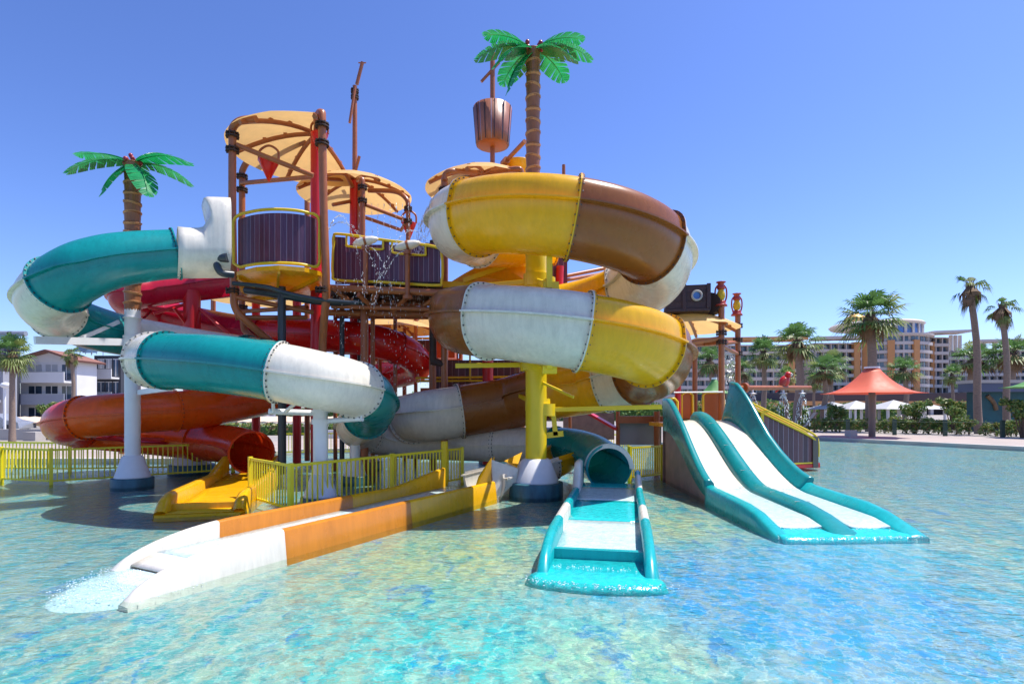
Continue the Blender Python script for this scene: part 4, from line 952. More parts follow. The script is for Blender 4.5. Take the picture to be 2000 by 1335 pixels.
b = MB(); b.pipe([W(985, 318, 16.2), W(1025, 276, 15.2)], 0.06, 8, False); b.cyl(W(983, 320, 16.2), W(990, 312, 16.0), 0.1); part('yard', b, 'rust', T)
xm = W(693, 0, 18.6).x
T = thing('lookout_mast', 'bare brown mast with crossed slanting yards above the middle tower', 'mast', (xm, 18.6, 9))
b = MB(); b.cyl((xm, 18.6, 8.6), W(693, 168, 18.6), 0.085, 0.07, n=12); part('mast_pole', b, 'rust', T)
b = MB(); b.pipe([W(708, 122, 18.6), W(697, 165, 18.6)], 0.06, 8, False); b.cyl(W(700, 123, 18.6), W(715, 123, 18.6), 0.02); part('yard', b, 'rust', T)
b = MB(); b.pipe([W(694, 168, 18.4), W(683, 240, 18.3)], 0.045, 8, False); part('yard', b, 'rust', T)
b = MB(); b.pipe([W(695, 332, 18.5), W(702, 305, 18.4)], 0.05, 8, False); part('yard', b, 'rust', T)
[coupling(T, W(693, y, 18.6), 0.075) for y in (178, 190)]
b = MB(); b.cyl(W(1101, 322, 15.5), W(1101, 400, 15.5), 0.045, 0.06); single('spray_pole', b, 'rust', 'thin brown rod sticking up behind the top of the helix slide', 'pole')
T = thing('splash_bucket', 'yellow tipping bucket on the roof between the mast and the palm trunk', 'bucket', W(1012, 345, 16.5))
b = MB(); c = W(1012, 345, 16.5); b.lathe(c, [(0.001, 0), (0.25, 0.02), (0.42, 0.32), (0.44, 0.38)], 20); part('bowl', b, 'yellow', T, solid=0.03)
b = MB(); b.cyl(c-Vector((0, 0, 0.6)), c+Vector((0, 0, 0.05)), 0.06); part('stand', b, 'rust', T)

# dumping cones
def dump_cone(px, py, Y, lab, r_=0.25):
    c = W(px, py, Y); T = thing('dumping_cone', lab, 'tipping cone', c, 'red dumping cones hanging from the canopies')
    b = MB(); b.lathe(c, [(r_, 0.0), (r_*0.98, -0.03), (0.02, -0.52), (0.001, -0.52)], 18); b.lathe(c, [(0.001, -0.01), (r_, 0.0)], 18); part('cone', b, 'red', T)
    b = MB(); b.pipe([c+Vector((-r_, 0, 0)), c+Vector((-r_*0.9, 0, 0.25)), c+Vector((0, 0, 0.38)), c+Vector((r_*0.9, 0, 0.25)), c+Vector((r_, 0, 0))], 0.03, 8); part('hanger', b, 'rust', T)
dump_cone(525, 314, 14.3, 'red cone hanging under the tall left canopy'); dump_cone(624, 262, 14.6, 'red cone beside the top of the tall right post', 0.22); dump_cone(799, 436, 17.4, 'red cone at the right end of the middle tower pipes', 0.22)

# water cannons
def cannon(px, py, Y, lab):
    c = W(px, py, Y); T = thing('water_cannon', lab, 'water cannon', c-Vector((0, 0, 1.3)), 'white water cannons on the walkway')
    b = MB(); rot = Matrix.Rotation(R(-12), 3, 'Y'); b.ell(c, (0.33, 0.13, 0.11), rot=rot); part('barrel', b, 'white', T)
    b = MB(); b.cyl(c-Vector((0, 0, 1.25)), c-Vector((0, 0, 0.1)), 0.06); b.cyl(c-Vector((0, 0, 0.22)), c-Vector((0, 0, 0.12)), 0.10); b.cyl(c-Vector((0, 0, 1.3)), c-Vector((0, 0, 1.22)), 0.12); part('stand', b, 'rust', T)
    b = MB(); b.lathe(c, [(0.118, -0.0)], 12); 
    rows = [[c+rot @ Vector((dx, 0.142*math.cos(2*PI*k/16), 0.122*math.sin(2*PI*k/16))) for k in range(16)] for dx in (-0.03, 0.03)]
    b = MB(); b.grid(rows, True, True); part('strap', b, 'rust', T)
cannon(714, 471, 14.1, 'white torpedo shaped cannon in the left notch of the walkway'); cannon(796, 479, 13.8, 'white torpedo shaped cannon in the right notch of the walkway')

# ------------------------------------------------------------------ artificial palms
def frond_mesh(L=1.3, wdt=0.30, droop=1.0, seed=0):
    rnd = random.Random(seed); b = MB(); n = 26; pts = []; 
    for i in range(n+1):
        t = i/n; ang = 0.38-1.35*droop*t; 
        if i == 0: p = Vector((0, 0, 0))
        else: p = pts[-1]+Vector((math.cos(ang), 0, math.sin(ang)))*L/n
        pts.append(p)
    for side in (1, -1):
        nx = 3+rnd.choice((0, 1, 2))
        for i in range(n):
            t = i/n; sh = lambda q: wdt*(math.sin(PI*min(1, 0.07+q*0.93))**0.5) if q < 0.99 else 0.015
            w0 = sh(t); w1 = sh((i+1)/n)
            if i == nx: w0 *= 0.60; w1 *= 0.97; nx += rnd.choice((3, 4, 4, 5))
            dz = -0.22-0.12*t
            b.poly([pts[i], pts[i+1], pts[i+1]+Vector((0.09, side*w1, dz*w1)), pts[i]+Vector((0.07, side*w0, dz*w0))][::side])
    m2 = MB()
    m2.pipe([p+Vector((0, 0, 0.01)) for p in pts[::3]], [0.022*(1-0.7*i/8) for i in range(9)], 6, False)
    return b, m2
def art_palm(base, ztop, loc_pts, label, fseed, sc_=1.0, trunk_r=0.165, zt0=3.9, group='moulded palm tree poles'):
    x, y = base; T = thing('artificial_palm', label, 'artificial palm', (x, y, 0), group)
    # ringed trunk
    b = MB(); n = 18; hgt = (ztop-zt0); seg_ = max(4, int(hgt/0.235)); prof = []
    for i in range(seg_):
        z0 = zt0+hgt*i/seg_; z1 = zt0+hgt*(i+1)/seg_; prof += [(trunk_r*0.93, z0), (trunk_r*1.0, z1-0.03), (trunk_r*1.10, z1-0.012), (trunk_r*1.08, z1), (trunk_r*0.93, z1+0.001)]
    b.lathe((x, y, 0), prof, n, False); part('trunk', b, 'trunk', T)
    b = MB()
    for i in range(1, seg_):
        z1 = zt0+hgt*i/seg_; rows = [[Vector((x+(trunk_r*k)*math.cos(a), y+(trunk_r*k)*math.sin(a), z1+dz+0.03*math.sin(a+i*2.1))) for a in [2*PI*j/20 for j in range(20)]] for k, dz in ((1.0, -0.055), (1.115, -0.02), (1.115, -0.005), (0.95, 0.004))]
        b.grid(rows, False, True)
    part('trunk_ring', b, 'ringtan', T)
    rnd = random.Random(fseed)
    b = MB()
    for k in range(16):
        a = rnd.uniform(0, 2*PI); rr = rnd.uniform(0.08, 0.2); b.ell((x+rr*math.cos(a), y+rr*math.sin(a), ztop+rnd.uniform(-0.05, 0.13)), (0.05, 0.05, 0.055), 8, 6)
    part('coconut_cluster', b, 'coconut', T)
    for k, (az, up, L, dr) in enumerate(loc_pts):
        fb_, mr_ = frond_mesh(L*sc_, 0.31*sc_, dr, fseed*20+k)
        rot = Matrix.Rotation(R(az), 4, 'Z') @ Matrix.Rotation(R(-up), 4, 'Y')
        for mb_ in (fb_, mr_): mb_.v = [tuple((rot @ Vector(v)) + Vector((x, y, ztop+0.03)) + rot.to_3x3() @ Vector((0.1, 0, 0))) for v in mb_.v]
        fo = part('frond', fb_, 'green', T); part('midrib', mr_, 'green', fo)
    return T
x1, y1 = W(259, 0, 13.5).x, 13.5
zt1 = W(0, 318, 13.5).z
T = art_palm((x1, y1), zt1, [(178, 4, 1.28, 0.45), (206, -14, 1.3, 0.75), (70, 32, 1.0, 0.6), (-4, 2, 1.38, 0.7), (-38, -42, 1.3, 0.7), (228, -58, 1.05, 0.5), (120, 8, 1.2, 0.7), (30, -6, 1.2, 0.8)], 'left green palm decoration on a white pole with white arms holding the teal slide', 3, 1.0, 0.175, W(0, 610, 13.5).z)
b = MB(); b.cyl((x1, y1, 0.5), (x1, y1, W(0, 600, 13.5).z), 0.165, n=24); b.cyl((x1, y1, W(0, 622, 13.5).z), (x1, y1, W(0, 620, 13.5).z), 0.2, n=24); part('pole', b, 'colwhite', T)
base_plinth(T, x1, y1, 0.165, None, cone_h=0.52, ph=0.2)
for p_, q_, w_, h_ in ((W(245, 668, 13.4), W(68, 664, 11.8), 0.09, 0.16), (W(150, 664, 12.6), W(232, 628, 13.5), 0.06, 0.09), (W(272, 766, 13.4), W(334, 757, 11.8), 0.08, 0.12)):
    b = MB(); beam(b, p_, q_, w_, h_); part('support_arm', b, 'colwhite', T)
b = MB(); b.cyl((x1, y1, W(0, 680, 13.5).z), (x1, y1, W(0, 656, 13.5).z), 0.20, n=20); part('clamp_ring', b, 'colwhite', T)
x2, y2 = W(1041, 0, 12.1).x, 12.1
T = art_palm((x2, y2), W(0, 98, 12.1).z, [(172, 22, 1.02, 0.6), (88, 24, 0.75, 0.7), (6, 18, 1.02, 0.65), (188, -6, 1.18, 0.8), (215, -26, 1.15, 0.85), (200, -62, 1.1, 0.5), (-12, -8, 1.22, 0.8), (-30, -22, 1.05, 0.75), (130, -8, 1.0, 0.8), (45, -5, 1.0, 0.8)], 'tall centre green palm decoration on top of the yellow column', 5, 1.0, 0.15, W(0, 352, 12.1).z)
b = MB(); b.cyl((cxx, cyy, 0.5), (cxx, cyy, W(0, 350, 12.1).z), 0.225, n=28); part('pole', b, 'colyellow', T, 'thick yellow column')
base_plinth(T, cxx, cyy, 0.225, None, cone_h=0.50, ph=0.27, k=0.95)

# ------------------------------------------------------------------ right platform, stairs, lanterns
T = thing('slide_platform', 'low platform behind the double lane slide with orange panels, brown posts and a tan canopy', 'play platform', (5, 15.5, 0))
b = MB(); b.boxp(3.9, 5.7, 14.55, 16.2, 1.36, 1.46); b.boxp(4.2, 6.7, 16.2, 18.2, 1.36, 1.46); part('floor', b, 'yellow', T)
b = MB(); b.boxp(3.92, 5.6, 14.75, 14.81, -0.1, 1.36); part('skirt', b, 'mural', T)
def pnl(px0, px1, py0, py1, Y, m='orangepanel', lab=None):
    a = W(px0, py1, Y); c = W(px1, py0, Y); b = MB(); b.boxp(a.x, c.x, Y-0.02, Y+0.02, a.z, c.z); part('side_panel', b, m, T, lab)
    b = MB(); e = 0.06; b.pipe([Vector((a.x, Y-0.05, a.z)), Vector((a.x, Y-0.05, c.z-0.08)), Vector((a.x+0.08, Y-0.05, c.z)), Vector((c.x-0.08, Y-0.05, c.z)), Vector((c.x, Y-0.05, c.z-0.08)), Vector((c.x, Y-0.05, a.z))], 0.035, 8, False); part('panel_frame', b, 'rail', T)
pnl(1300, 1322, 778, 824, 15.2); pnl(1330, 1352, 766, 818, 15.6, lab='small orange brown panel in a yellow frame'); pnl(1372, 1412, 766, 820, 16.2, lab='wide orange brown panel')
for px, yt, Y, m, rr in ((1357, 672, 16.6, 'rust', 0.075), (1324, 745, 15.3, 'colred', 0.085), (1409, 600, 15.8, 'rust', 0.085), (1441, 615, 17.6, 'rust', 0.085)):
    b = MB(); b.cyl(W(px, yt, Y), Vector((W(px, 0, Y).x, Y, 0.0)), rr, n=12); part('post', b, m, T)
for px, y, Y in ((1409, 650, 15.8), (1409, 668, 15.8), (1441, 636, 17.6), (1441, 664, 17.6), (1441, 690, 17.6)): coupling(T, W(px, y, Y), 0.085)
xc = W(1340, 0, 16.8).x
canopy(T, xc, 16.9, W(0, 610, 16.8).z, W(0, 641, 16.8).z, 1.55, 0, 360, 12, 'tan canopy over the slide platform', 0.05)
for a, c in (((1325, 672, 15.5), (1409, 660, 15.8)), ((1325, 676, 15.5), (1441, 668, 17.6)), ((1357, 674, 16.6), (1409, 668, 15.8)), ((1412, 676, 15.8), (1441, 691, 17.6))):
    b = MB(); b.pipe([W(*a), W(*c)], 0.06, 8, False); part('cross_pipe', b, 'rust', T)
b = MB(); b.pipe([W(1316, 766, 14.9), W(1412, 765, 15.0)], 0.018, 8, False); part('grab_bar', b, 'colwhite', T)
# lower body left of slide, blue grey access panel between brown posts
b = MB(); a, c = W(1210, 868, 17), W(1292, 826, 17); b.boxp(a.x, c.x, 17, 17.06, a.z, c.z); part('access_panel', b, 'greywash', T, 'plain grey blue panel under the deck')
b = MB(); a, c = W(1205, 826, 16.9), W(1296, 812, 16.9); b.boxp(a.x, c.x, 16.8, 17.1, a.z, c.z); part('deck_frame', b, 'rust', T)
for px_, y_, r__ in ((1283, 16.6, 0.09), (1207, 16.9, 0.06), (1113, 17.5, 0.05)): b = MB(); b.cyl(W(px_, 803, y_), Vector((W(px_, 0, y_).x, y_, 0)), r__); part('deck_post', b, 'rust', T)
b = MB(); beam(b, W(1150, 806, 17.2), W(1206, 838, 16.9), 0.5, 0.07); part('ramp', b, 'colred', T, 'red edged ramp behind the yellow arm')
b = MB(); b.boxp(W(1100, 0, 19).x, W(1200, 0, 19).x, 19, 19.05, W(0, 858, 19).z, W(0, 806, 19).z); part('rear_panel', b, 'mural', T)

T = thing('staircase', 'purple planked stairs with double yellow handrails and red steps going down into the pool', 'stairs', (8, 17.5, 0))
SA = W(1448, 800, 16.6); SB = W(1592, 905, 17.7)
fr_ = [Vector((6.30+(9.33-6.30)*i/20, 16.4+(17.6-16.4)*i/20, 0)) for i in range(21)]
zs0 = lambda t: max(0.02, 1.25*(1-t*1.25))-0.0
zs1 = lambda t: 2.12-1.22*t
panel_strip(fr_, lambda t: 0.15, zs1, T, 'plumwood', label='plum plank side panel')
bk = [p+Vector((0.35, 1.15, 0)) for p in fr_]
panel_strip(bk, lambda t: 0.15, zs1, T, 'plumwood', label='rear plum plank side panel')
for base_, nm in ((fr_, 'front'), (bk, 'rear')):
    for off in (0.0, 0.13):
        b = MB(); P = [base_[0]+Vector((0, -0.05, zs1(0)+0.16-off)), base_[10]+Vector((0, -0.05, zs1(0.5)+0.16-off)), base_[18]+Vector((0, -0.05, zs1(0.9)+0.16-off)), base_[20]+Vector((0.05, -0.05, zs1(1)+0.08-off)), base_[20]+Vector((0.12, -0.05, zs1(1)-0.15)), base_[20]+Vector((0.12, -0.05, 0.35))]
        b.pipe(P, 0.035, 8, True, 5); part('handrail', b, 'rail', T)
b = MB(); p = fr_[7]; b.box((p.x, p.y-0.07, 1.05), (0.09, 0.06, 1.3)); b.box((p.x+0.1, p.y-0.06, 1.75), (0.2, 0.03, 0.06)); part('rail_post', b, 'rail', T)
b = MB(); q = fr_[20]; b.box((q.x+0.02, q.y-0.03, 0.5), (0.16, 0.12, 0.95)); q = bk[20]; b.box((q.x+0.02, q.y-0.03, 0.5), (0.16, 0.12, 0.95)); part('newel_post', b, 'steelw', T)
nst = 8
for i in range(nst):
    t = (i+0.5)/nst; c = fr_[0].lerp(fr_[20], t)+Vector((0.10, 0.66, 0)); z = 1.42*(1-t)
    b = MB(); b.box((c.x, c.y, z/2+0.03), (0.42, 1.04, z+0.06), math.atan2(1.2, 3.03)); part('step', b, 'colred', T)
b = MB(); c = fr_[18]; b.box((c.x-0.2, c.y-0.06, 0.08), (1.5, 0.12, 0.1), math.atan2(1.0, 2.58)); b.m = 1; b.box((c.x-0.2, c.y-0.09, 0.17), (1.4, 0.05, 0.045), math.atan2(1.0, 2.58)); part('kick_plate', b, ['colred', 'rail'], T)

def lantern(px, py0, py1, Y, lab):
    a = W(px, py1, Y); hgt = (py1-py0)/F*Y; T = thing('lantern', lab, 'lantern', a, 'red storm lanterns on brown posts'); k = hgt/0.75
    b = MB(); b.lathe(a, [(0.001, 0), (0.19*k, 0.0), (0.17*k, 0.05*k), (0.13*k, 0.08*k), (0.15*k, 0.13*k), (0.10*k, 0.17*k), (0.001, 0.17*k)], 18); part('base', b, 'lampred', T)
    b = MB(); b.lathe(a, [(0.07*k, 0.17*k), (0.125*k, 0.28*k), (0.12*k, 0.38*k), (0.07*k, 0.5*k)], 18); part('globe', b, 'lampyel', T)
    b = MB(); b.lathe(a, [(0.001, 0.5*k), (0.10*k, 0.5*k), (0.12*k, 0.55*k), (0.08*k, 0.62*k), (0.09*k, 0.68*k), (0.14*k, 0.71*k), (0.14*k, 0.73*k), (0.001, 0.75*k)], 18); part('cap', b, 'lampred', T)
    b = MB()
    for s_ in (-1, 1): b.pipe([a+Vector((s_*0.12*k, 0, 0.12*k)), a+Vector((s_*0.17*k, 0, 0.3*k)), a+Vector((s_*0.16*k, 0, 0.52*k)), a+Vector((s_*0.08*k, 0, 0.64*k))], 0.025*k, 8)
    part('frame', b, 'lampred', T)
lantern(1408, 549, 598, 15.8, 'nearer and taller of the red lanterns with yellow glass'); lantern(1439, 572, 616, 17.6, 'farther lantern on the right post')

# chest with porthole on the canopy
c0 = W(1345, 612, 15.9)
T = thing('ship_cabin', 'dark purple brown wooden cabin with a round porthole sitting on the tan canopy', 'cabin', c0)
b = MB(); rot = Matrix.Rotation(R(-12), 3, 'Z')
def cb_(x0, x1, y0, y1, z0, z1, mb, m=0): mb.m = m; mb.box(c0+rot @ Vector(((x0+x1)/2, (y0+y1)/2, (z0+z1)/2)), (x1-x0, y1-y0, z1-z0), 0, rot)
cb_(-0.65, 0.50, -0.35, 0.5, 0.08, 0.72, b); part('hull', b, 'hull', T, bevel=0.02)
b = MB()
for z in (0.08, 0.28, 0.50, 0.70): cb_(-0.66, 0.51, -0.37, -0.34, z, z+0.012, b)
cb_(-0.68, 0.53, -0.40, 0.52, 0.0, 0.07, b); cb_(0.44, 0.54, -0.40, -0.30, 0.05, 0.74, b); cb_(-0.2, -0.1, -0.4, -0.33, 0.05, 0.74, b); part('trim', b, 'hull', T)
b = MB(); cc = c0+rot @ Vector((0.18, -0.37, 0.42)); rows = [[cc+rot @ Vector((rr*math.cos(2*PI*k/20), dy, rr*math.sin(2*PI*k/20))) for k in range(20)] for rr, dy in ((0.10, 0), (0.10, -0.05), (0.15, -0.05), (0.15, 0.03))]; b.grid(rows, True, True); part('porthole', b, 'concrete', T)
b = MB(); b.cyl(cc+Vector((0, 0.01, 0)), cc+Vector((0, -0.015, 0)), 0.11, n=20); part('porthole_glass', b, 'glassblue', T)
b = MB(); w0 = c0+rot @ Vector((0.62, 0.1, 0.28)); b.cyl(w0-rot @ Vector((0.05, 0.0, 0)), w0+rot @ Vector((0.10, 0.25, 0)), 0.30, n=24); part('wheel', b, 'darkwood', T)
b = MB(); b.boxp(W(1312, 0, 15.9).x, W(1330, 0, 15.9).x, 15.9, 16.2, c0.z, W(0, 530, 15.9).z); part('gable_post', b, 'darkwood', T)

# spray bar and parrot
T = thing('spray_bar', 'horizontal brown spray pipe reaching right from the stair post with shower heads under it', 'spray bar', W(1447, 757, 17.6))
b = MB(); b.pipe([W(1445, 757, 17.6), W(1578, 757, 19.2)], 0.075, 12, False); b.cyl(W(1452, 757, 17.65), W(1456, 757, 17.7), 0.16, n=16); part('pipe', b, 'rust', T)
b = MB(); b.pipe([W(1578, 757, 19.2), W(1582, 757, 19.25)], 0.08, 12, False); part('end_cap', b, 'rust', T)
for px, Y in ((1470, 17.85), (1530, 18.6), (1567, 19.0)):
    b = MB(); p = W(px, 764, Y); b.cyl(p+Vector((0, 0, 0.05)), p-Vector((0, 0, 0.04)), 0.03); b.cyl(p-Vector((0, 0, 0.07)), p-Vector((0, 0, 0.04)), 0.13, 0.03, 16); part('shower_head', b, 'colwhite', T)
c = W(1532, 745, 18.65)
T = thing('parrot_figure', 'red parrot figure perched on the spray pipe', 'parrot figure', c-Vector((0, 0, 0.15)))
b = MB(); b.ell(c+Vector((0, 0, 0.0)), (0.17, 0.13, 0.21), 14, 10, Matrix.Rotation(R(25), 3, 'Y')); b.ell(c+Vector((0.12, -0.02, 0.22)), (0.115, 0.105, 0.11), 14, 8); part('body', b, 'parrot', T)
b = MB(); b.ell(c+Vector((0.17, -0.09, 0.22)), (0.06, 0.03, 0.06)); b.ell(c+Vector((0.2, -0.02, 0.22)), (0.05, 0.06, 0.055)); part('face_patch', b, 'white', T)
b = MB(); b.ell(c+Vector((0.24, -0.03, 0.2)), (0.045, 0.03, 0.075), 10, 8, Matrix.Rotation(R(20), 3, 'Y')); b.ell(c+Vector((0.18, -0.12, 0.24)), (0.014, 0.014, 0.014)); part('beak', b, 'black', T)
b = MB(); b.ell(c+Vector((-0.08, -0.10, -0.04)), (0.09, 0.05, 0.2), 12, 8, Matrix.Rotation(R(30), 3, 'Y')); part('wing', b, 'lampred', T)
b = MB(); b.ell(c+Vector((-0.17, 0.0, -0.2)), (0.05, 0.06, 0.2), 10, 8, Matrix.Rotation(R(40), 3, 'Y')); part('tail', b, 'parrot', T)

# ------------------------------------------------------------------ yellow fences
def fence(pts, label, h=0.86, sp=0.115, z=0.0, m='fence', group='yellow green picket fences in the pool', r=0.013, posts=True):
    P = [Vector((*p, z)) for p in pts]; T = thing('picket_fence', label, 'fence', P[0], group)
    for i in range(len(P)-1):
        a, c = P[i], P[i+1]; L = (c-a).length; ns = max(1, round(L/3.0))
        for s_ in range(ns):
            p, q = a.lerp(c, s_/ns), a.lerp(c, (s_+1)/ns); b = MB(); t = (q-p).normalized(); an = math.atan2(t.y, t.x)
            for zz, hh in ((h-0.025, 0.05), (0.09, 0.04)): b.box((p+q)/2+Vector((0, 0, zz)), ((q-p).length-0.08, 0.03, hh), an)
            n = int((q-p).length/sp)
            for k in range(1, n): b.box(p.lerp(q, k/n)+Vector((0, 0, h/2+0.01)), (0.024, 0.02, h-0.10), an)
            part('picket_panel', b, m, T)
            b = MB(); b.box(p+Vector((0, 0, h/2-0.08)), (0.075, 0.075, h+0.2), an); part('fence_post', b, m, T, bevel=0.006)
    b = MB(); b.box(P[-1]+Vector((0, 0, h/2-0.08)), (0.075, 0.075, h+0.2), 0); part('fence_post', b, m, T, bevel=0.006)
    return T
fence([(-5.15, 11.2), (-3.83, 9.85), (-1.24, 14.2)], 'fence turning a corner in the middle, beside the long yellow and brown trough')
fence([(-17, 14.6), (-12.75, 14.2), (-11.1, 13.7), (-8.04, 16.4), (-7.6, 17.6)], 'left fence running behind the white palm pole to the orange tunnel mouth')
fence([(-18, 17.2), (-12.9, 16.6), (-9.5, 17.3)], 'farther left fence under the nose of the orange slide')
fence([(2.98, 14.4), (4.0, 15.2)], 'short fence right of the teal tunnel mouth', sp=0.075)
fence([(-9.4, 23), (-5, 23.8), (-1, 25)], 'far fence seen low between the support columns')
fence([(2.6, 21.5), (4.6, 22.5)], 'small far fence behind the teal tunnel')

# ------------------------------------------------------------------ sunshades
def sunshade(px, base_y, rim_y, top_y, halfpx, m, label, sides=4, Y=None, post_m='steelw'):
    Y = Y or (H-ZG)*F/(base_y-HZ); s_ = Y/F; x = (px-1000)*s_
    zr = H+(HZ-rim_y)*s_; zt = H+(HZ-top_y)*s_; hw_ = halfpx*s_
    T = thing('sunshade', label, 'sunshade', (x, Y, ZG), 'tensioned fabric sunshades round the pool')
    b = MB(); b.cyl((x, Y, ZG), (x, Y, zt-0.3), 0.19 if halfpx > 60 else 0.12, n=20); part('mast', b, post_m, T)
    b = MB(); rows = []; nr = 14; na = 48
    for i in range(nr+1):
        q = i/nr; row = []
        for j in range(na):
            a = 2*PI*j/na; k = (j % 6)/6
            sc2 = 1-0.16*math.sin(PI*k)*q**1.5
            rad = (0.13+(1-0.13)*q)*hw_*sc2; z = zt-0.12-(zt-0.12-zr)*(1-(1-q)**2.1)
            row.append(Vector((x+rad*math.cos(a+0.2), Y+rad*math.sin(a+0.2), z)))
        rows.append(row)
    b.grid(rows, True, True); part('fabric', b, m, T, solid=0.02)
    b = MB(); b.cyl((x, Y, zt-0.1), (x, Y, zt), hw_*0.15, n=24); part('top_ring', b, 'colwhite', T)
    return T
sunshade(1703, 853, 768, 716, 90, 'coral', 'large coral orange sunshade on a grey mast standing on the pool deck')
sunshade(1395, 850, 768, 737, 34, 'greenpaint', 'green sunshade seen behind the orange panels of the slide platform', Y=30)
sunshade(2030, 868, 756, 730, 62, 'greenpaint', 'green sunshade cut off by the right edge', Y=34)
b = MB(); c = G(1662, 853, ZG); b.boxp(c.x-0.22, c.x+0.22, c.y-0.3, c.y+0.3, ZG, ZG+0.42); single('ballast_block', b, 'concrete', 'white concrete block on the deck left of the coral sunshade mast', 'concrete block', bevel=0.05)

# ------------------------------------------------------------------ living palms
def fan_palm(name, label, H_, crown_r, nleaf, seed, lean=0.0, ragged=False, skirt=True, tr_r=0.28):
    rnd = random.Random(seed); T = thing(name, label, 'palm tree', (0, 0, 0), 'living palm trees round the park')
    pts = [Vector((lean*(i/8)**1.6*0.6, 0.1*math.sin(i), H_*i/8)) for i in range(9)]
    b = MB(); b.pipe(pts, [tr_r*(1.45-0.5*(i/8)**0.5) for i in range(9)], 12, False); part('trunk', b, 'bark', T, local=True)
    top = pts[-1]
    b = MB()
    # rough collar of old leaf bases
    for k in range(90):
        a = rnd.uniform(0, 2*PI); z = rnd.uniform(-0.14*H_ if ragged else -0.7, 0.25); rr = tr_r*rnd.uniform(0.75, 1.25); p = top+Vector((rr*math.cos(a), rr*math.sin(a), z)); d = Vector((math.cos(a), math.sin(a), 1.4)).normalized()*rnd.uniform(0.2, 0.5)
        w = Vector((-math.sin(a), math.cos(a), 0))*0.06; b.poly([p-w, p+w, p+d])
    b.pipe([top-Vector((0, 0, 0.9 if not ragged else 0.13*H_)), top+Vector((0, 0, 0.2))], tr_r*1.1, 10, False)
    part('leaf_base_collar', b, 'barkdark', T, local=True)
    green = MB(); dead = MB()
    for k in range(nleaf):
        if ragged:
            az = rnd.uniform(0, 2*PI); el = rnd.uniform(-80, 5) if k > 5 else rnd.uniform(5, 50)
            if k == 0: az = 0.1; el = 28
            if k == 1: az = 0.3; el = 20
        else:
            az = k*2.39996+rnd.uniform(-0.2, 0.2); el = 80-125*(k/nleaf)**0.85+rnd.uniform(-8, 8)
        e = R(el); d = Vector((math.cos(az)*math.cos(e), math.sin(az)*math.cos(e), math.sin(e)))
        u = Vector((-math.sin(az), math.cos(az), 0)); v = d.cross(u)
        pl_ = crown_r*rnd.uniform(0.38, 0.52); hub = top+d*pl_-Vector((0, 0, 0.05*crown_r)); isd = el < -38 and rnd.random() < 0.5
        tgt = dead if isd else green; tgt.m = 0 if isd else (1 if (rnd.random() < 0.3 or el < -5 and rnd.random() < 0.5) else 0)
        tgt.poly([top, top+u*0.04, hub+u*0.02, hub-u*0.02])
        nb = 14 if not ragged else 11; fr__ = crown_r*rnd.uniform(0.5, 0.64)
        if ragged and k < 2: fr__ *= 1.35
        for j in range(nb):
            an = R(-100+200*j/(nb-1))*(0.55 if ragged else 1.0); bl = fr__*(1-0.28*abs(j/(nb-1)-0.5)*2)*rnd.uniform(0.85, 1.05)
            dd = (d*math.cos(an)+u*math.sin(an)).normalized(); sd = dd.cross(v).normalized(); wd_ = bl*0.058
            mid = hub+dd*bl*0.55+v*rnd.uniform(-0.03, 0.03)*bl; droop = rnd.uniform(0.15, 0.42) if not isd else 0.5; tip = hub+dd*bl*0.92-Vector((0, 0, bl*(droop+(0.25 if ragged else 0))))
            b0 = hub+dd*bl*0.06
            tgt.poly([b0-sd*wd_*0.3, b0+sd*wd_*0.3, mid+sd*wd_, mid-sd*wd_]); tgt.poly([mid-sd*wd_, mid+sd*wd_, tip])
    part('crown', green, ['frond', 'frondy'], T, local=True)
    if skirt:
        for k in range(26 if not ragged else 14):
            a = rnd.uniform(0, 2*PI); L = crown_r*rnd.uniform(0.35, 0.75)
            for j in range(4):
                aa = a+rnd.uniform(-0.3, 0.3); p = top+Vector((math.cos(aa)*tr_r*1.3, math.sin(aa)*tr_r*1.3, -0.05)); q = p+Vector((math.cos(aa)*0.35, math.sin(aa)*0.35, -L*0.5)); w = Vector((-math.sin(aa), math.cos(aa), 0))*0.06
                dead.poly([p-w, p+w, q+w*1.3, q-w*1.3]); dead.poly([q-w*1.3, q+w*1.3, q+Vector((math.cos(aa)*0.05, math.sin(aa)*0.05, -L*0.5))])
    if dead.f: part('dead_skirt', dead, 'dead', T, local=True)
    return T
pA = fan_palm('fan_palm', 'x', 7.2, 2.4, 40, 11, tr_r=0.25); pB = fan_palm('fan_palm', 'x', 7.2, 2.3, 30, 12, lean=0.3, tr_r=0.24); pC = fan_palm('fan_palm', 'x', 9.0, 1.5, 20, 13, lean=-0.9, ragged=True, tr_r=0.2); pD = fan_palm('fan_palm', 'x', 4.5, 1.7, 28, 14, lean=-0.3, tr_r=0.16)
pC2 = fan_palm('fan_palm', 'x', 9.0, 1.5, 22, 19, lean=-0.7, ragged=True, tr_r=0.2)
protoH = {pA.name: 7.2, pB.name: 7.2, pC.name: 9.0, pD.name: 4.5, pC2.name: 9.0}
used = set()
def place_palm(proto, px, base_py, crown_py, Y, label, rz=0, wide=1.0, zb=ZG):
    zt = H+(HZ-crown_py)*Y/F; s_ = (zt-zb)/protoH[proto.name]; x = (px-1000)/F*Y
    if proto.name not in used:
        used.add(proto.name); proto.location = (x, Y, zb); proto.rotation_euler = (0, 0, rz); proto.scale = (s_*wide, s_*wide, s_); proto['label'] = label; o = proto
    else: o = copytree(proto, (x, Y, zb), rz, (s_*wide, s_*wide, s_), label)
    return o
place_palm(pA, 1702, 0, 618, 44, 'big bushy green palm right behind the coral sunshade', 0, 1.0)
place_palm(pB, 1560, 0, 668, 46, 'dark trunked palm behind the parrot', 1.0, 1.15)
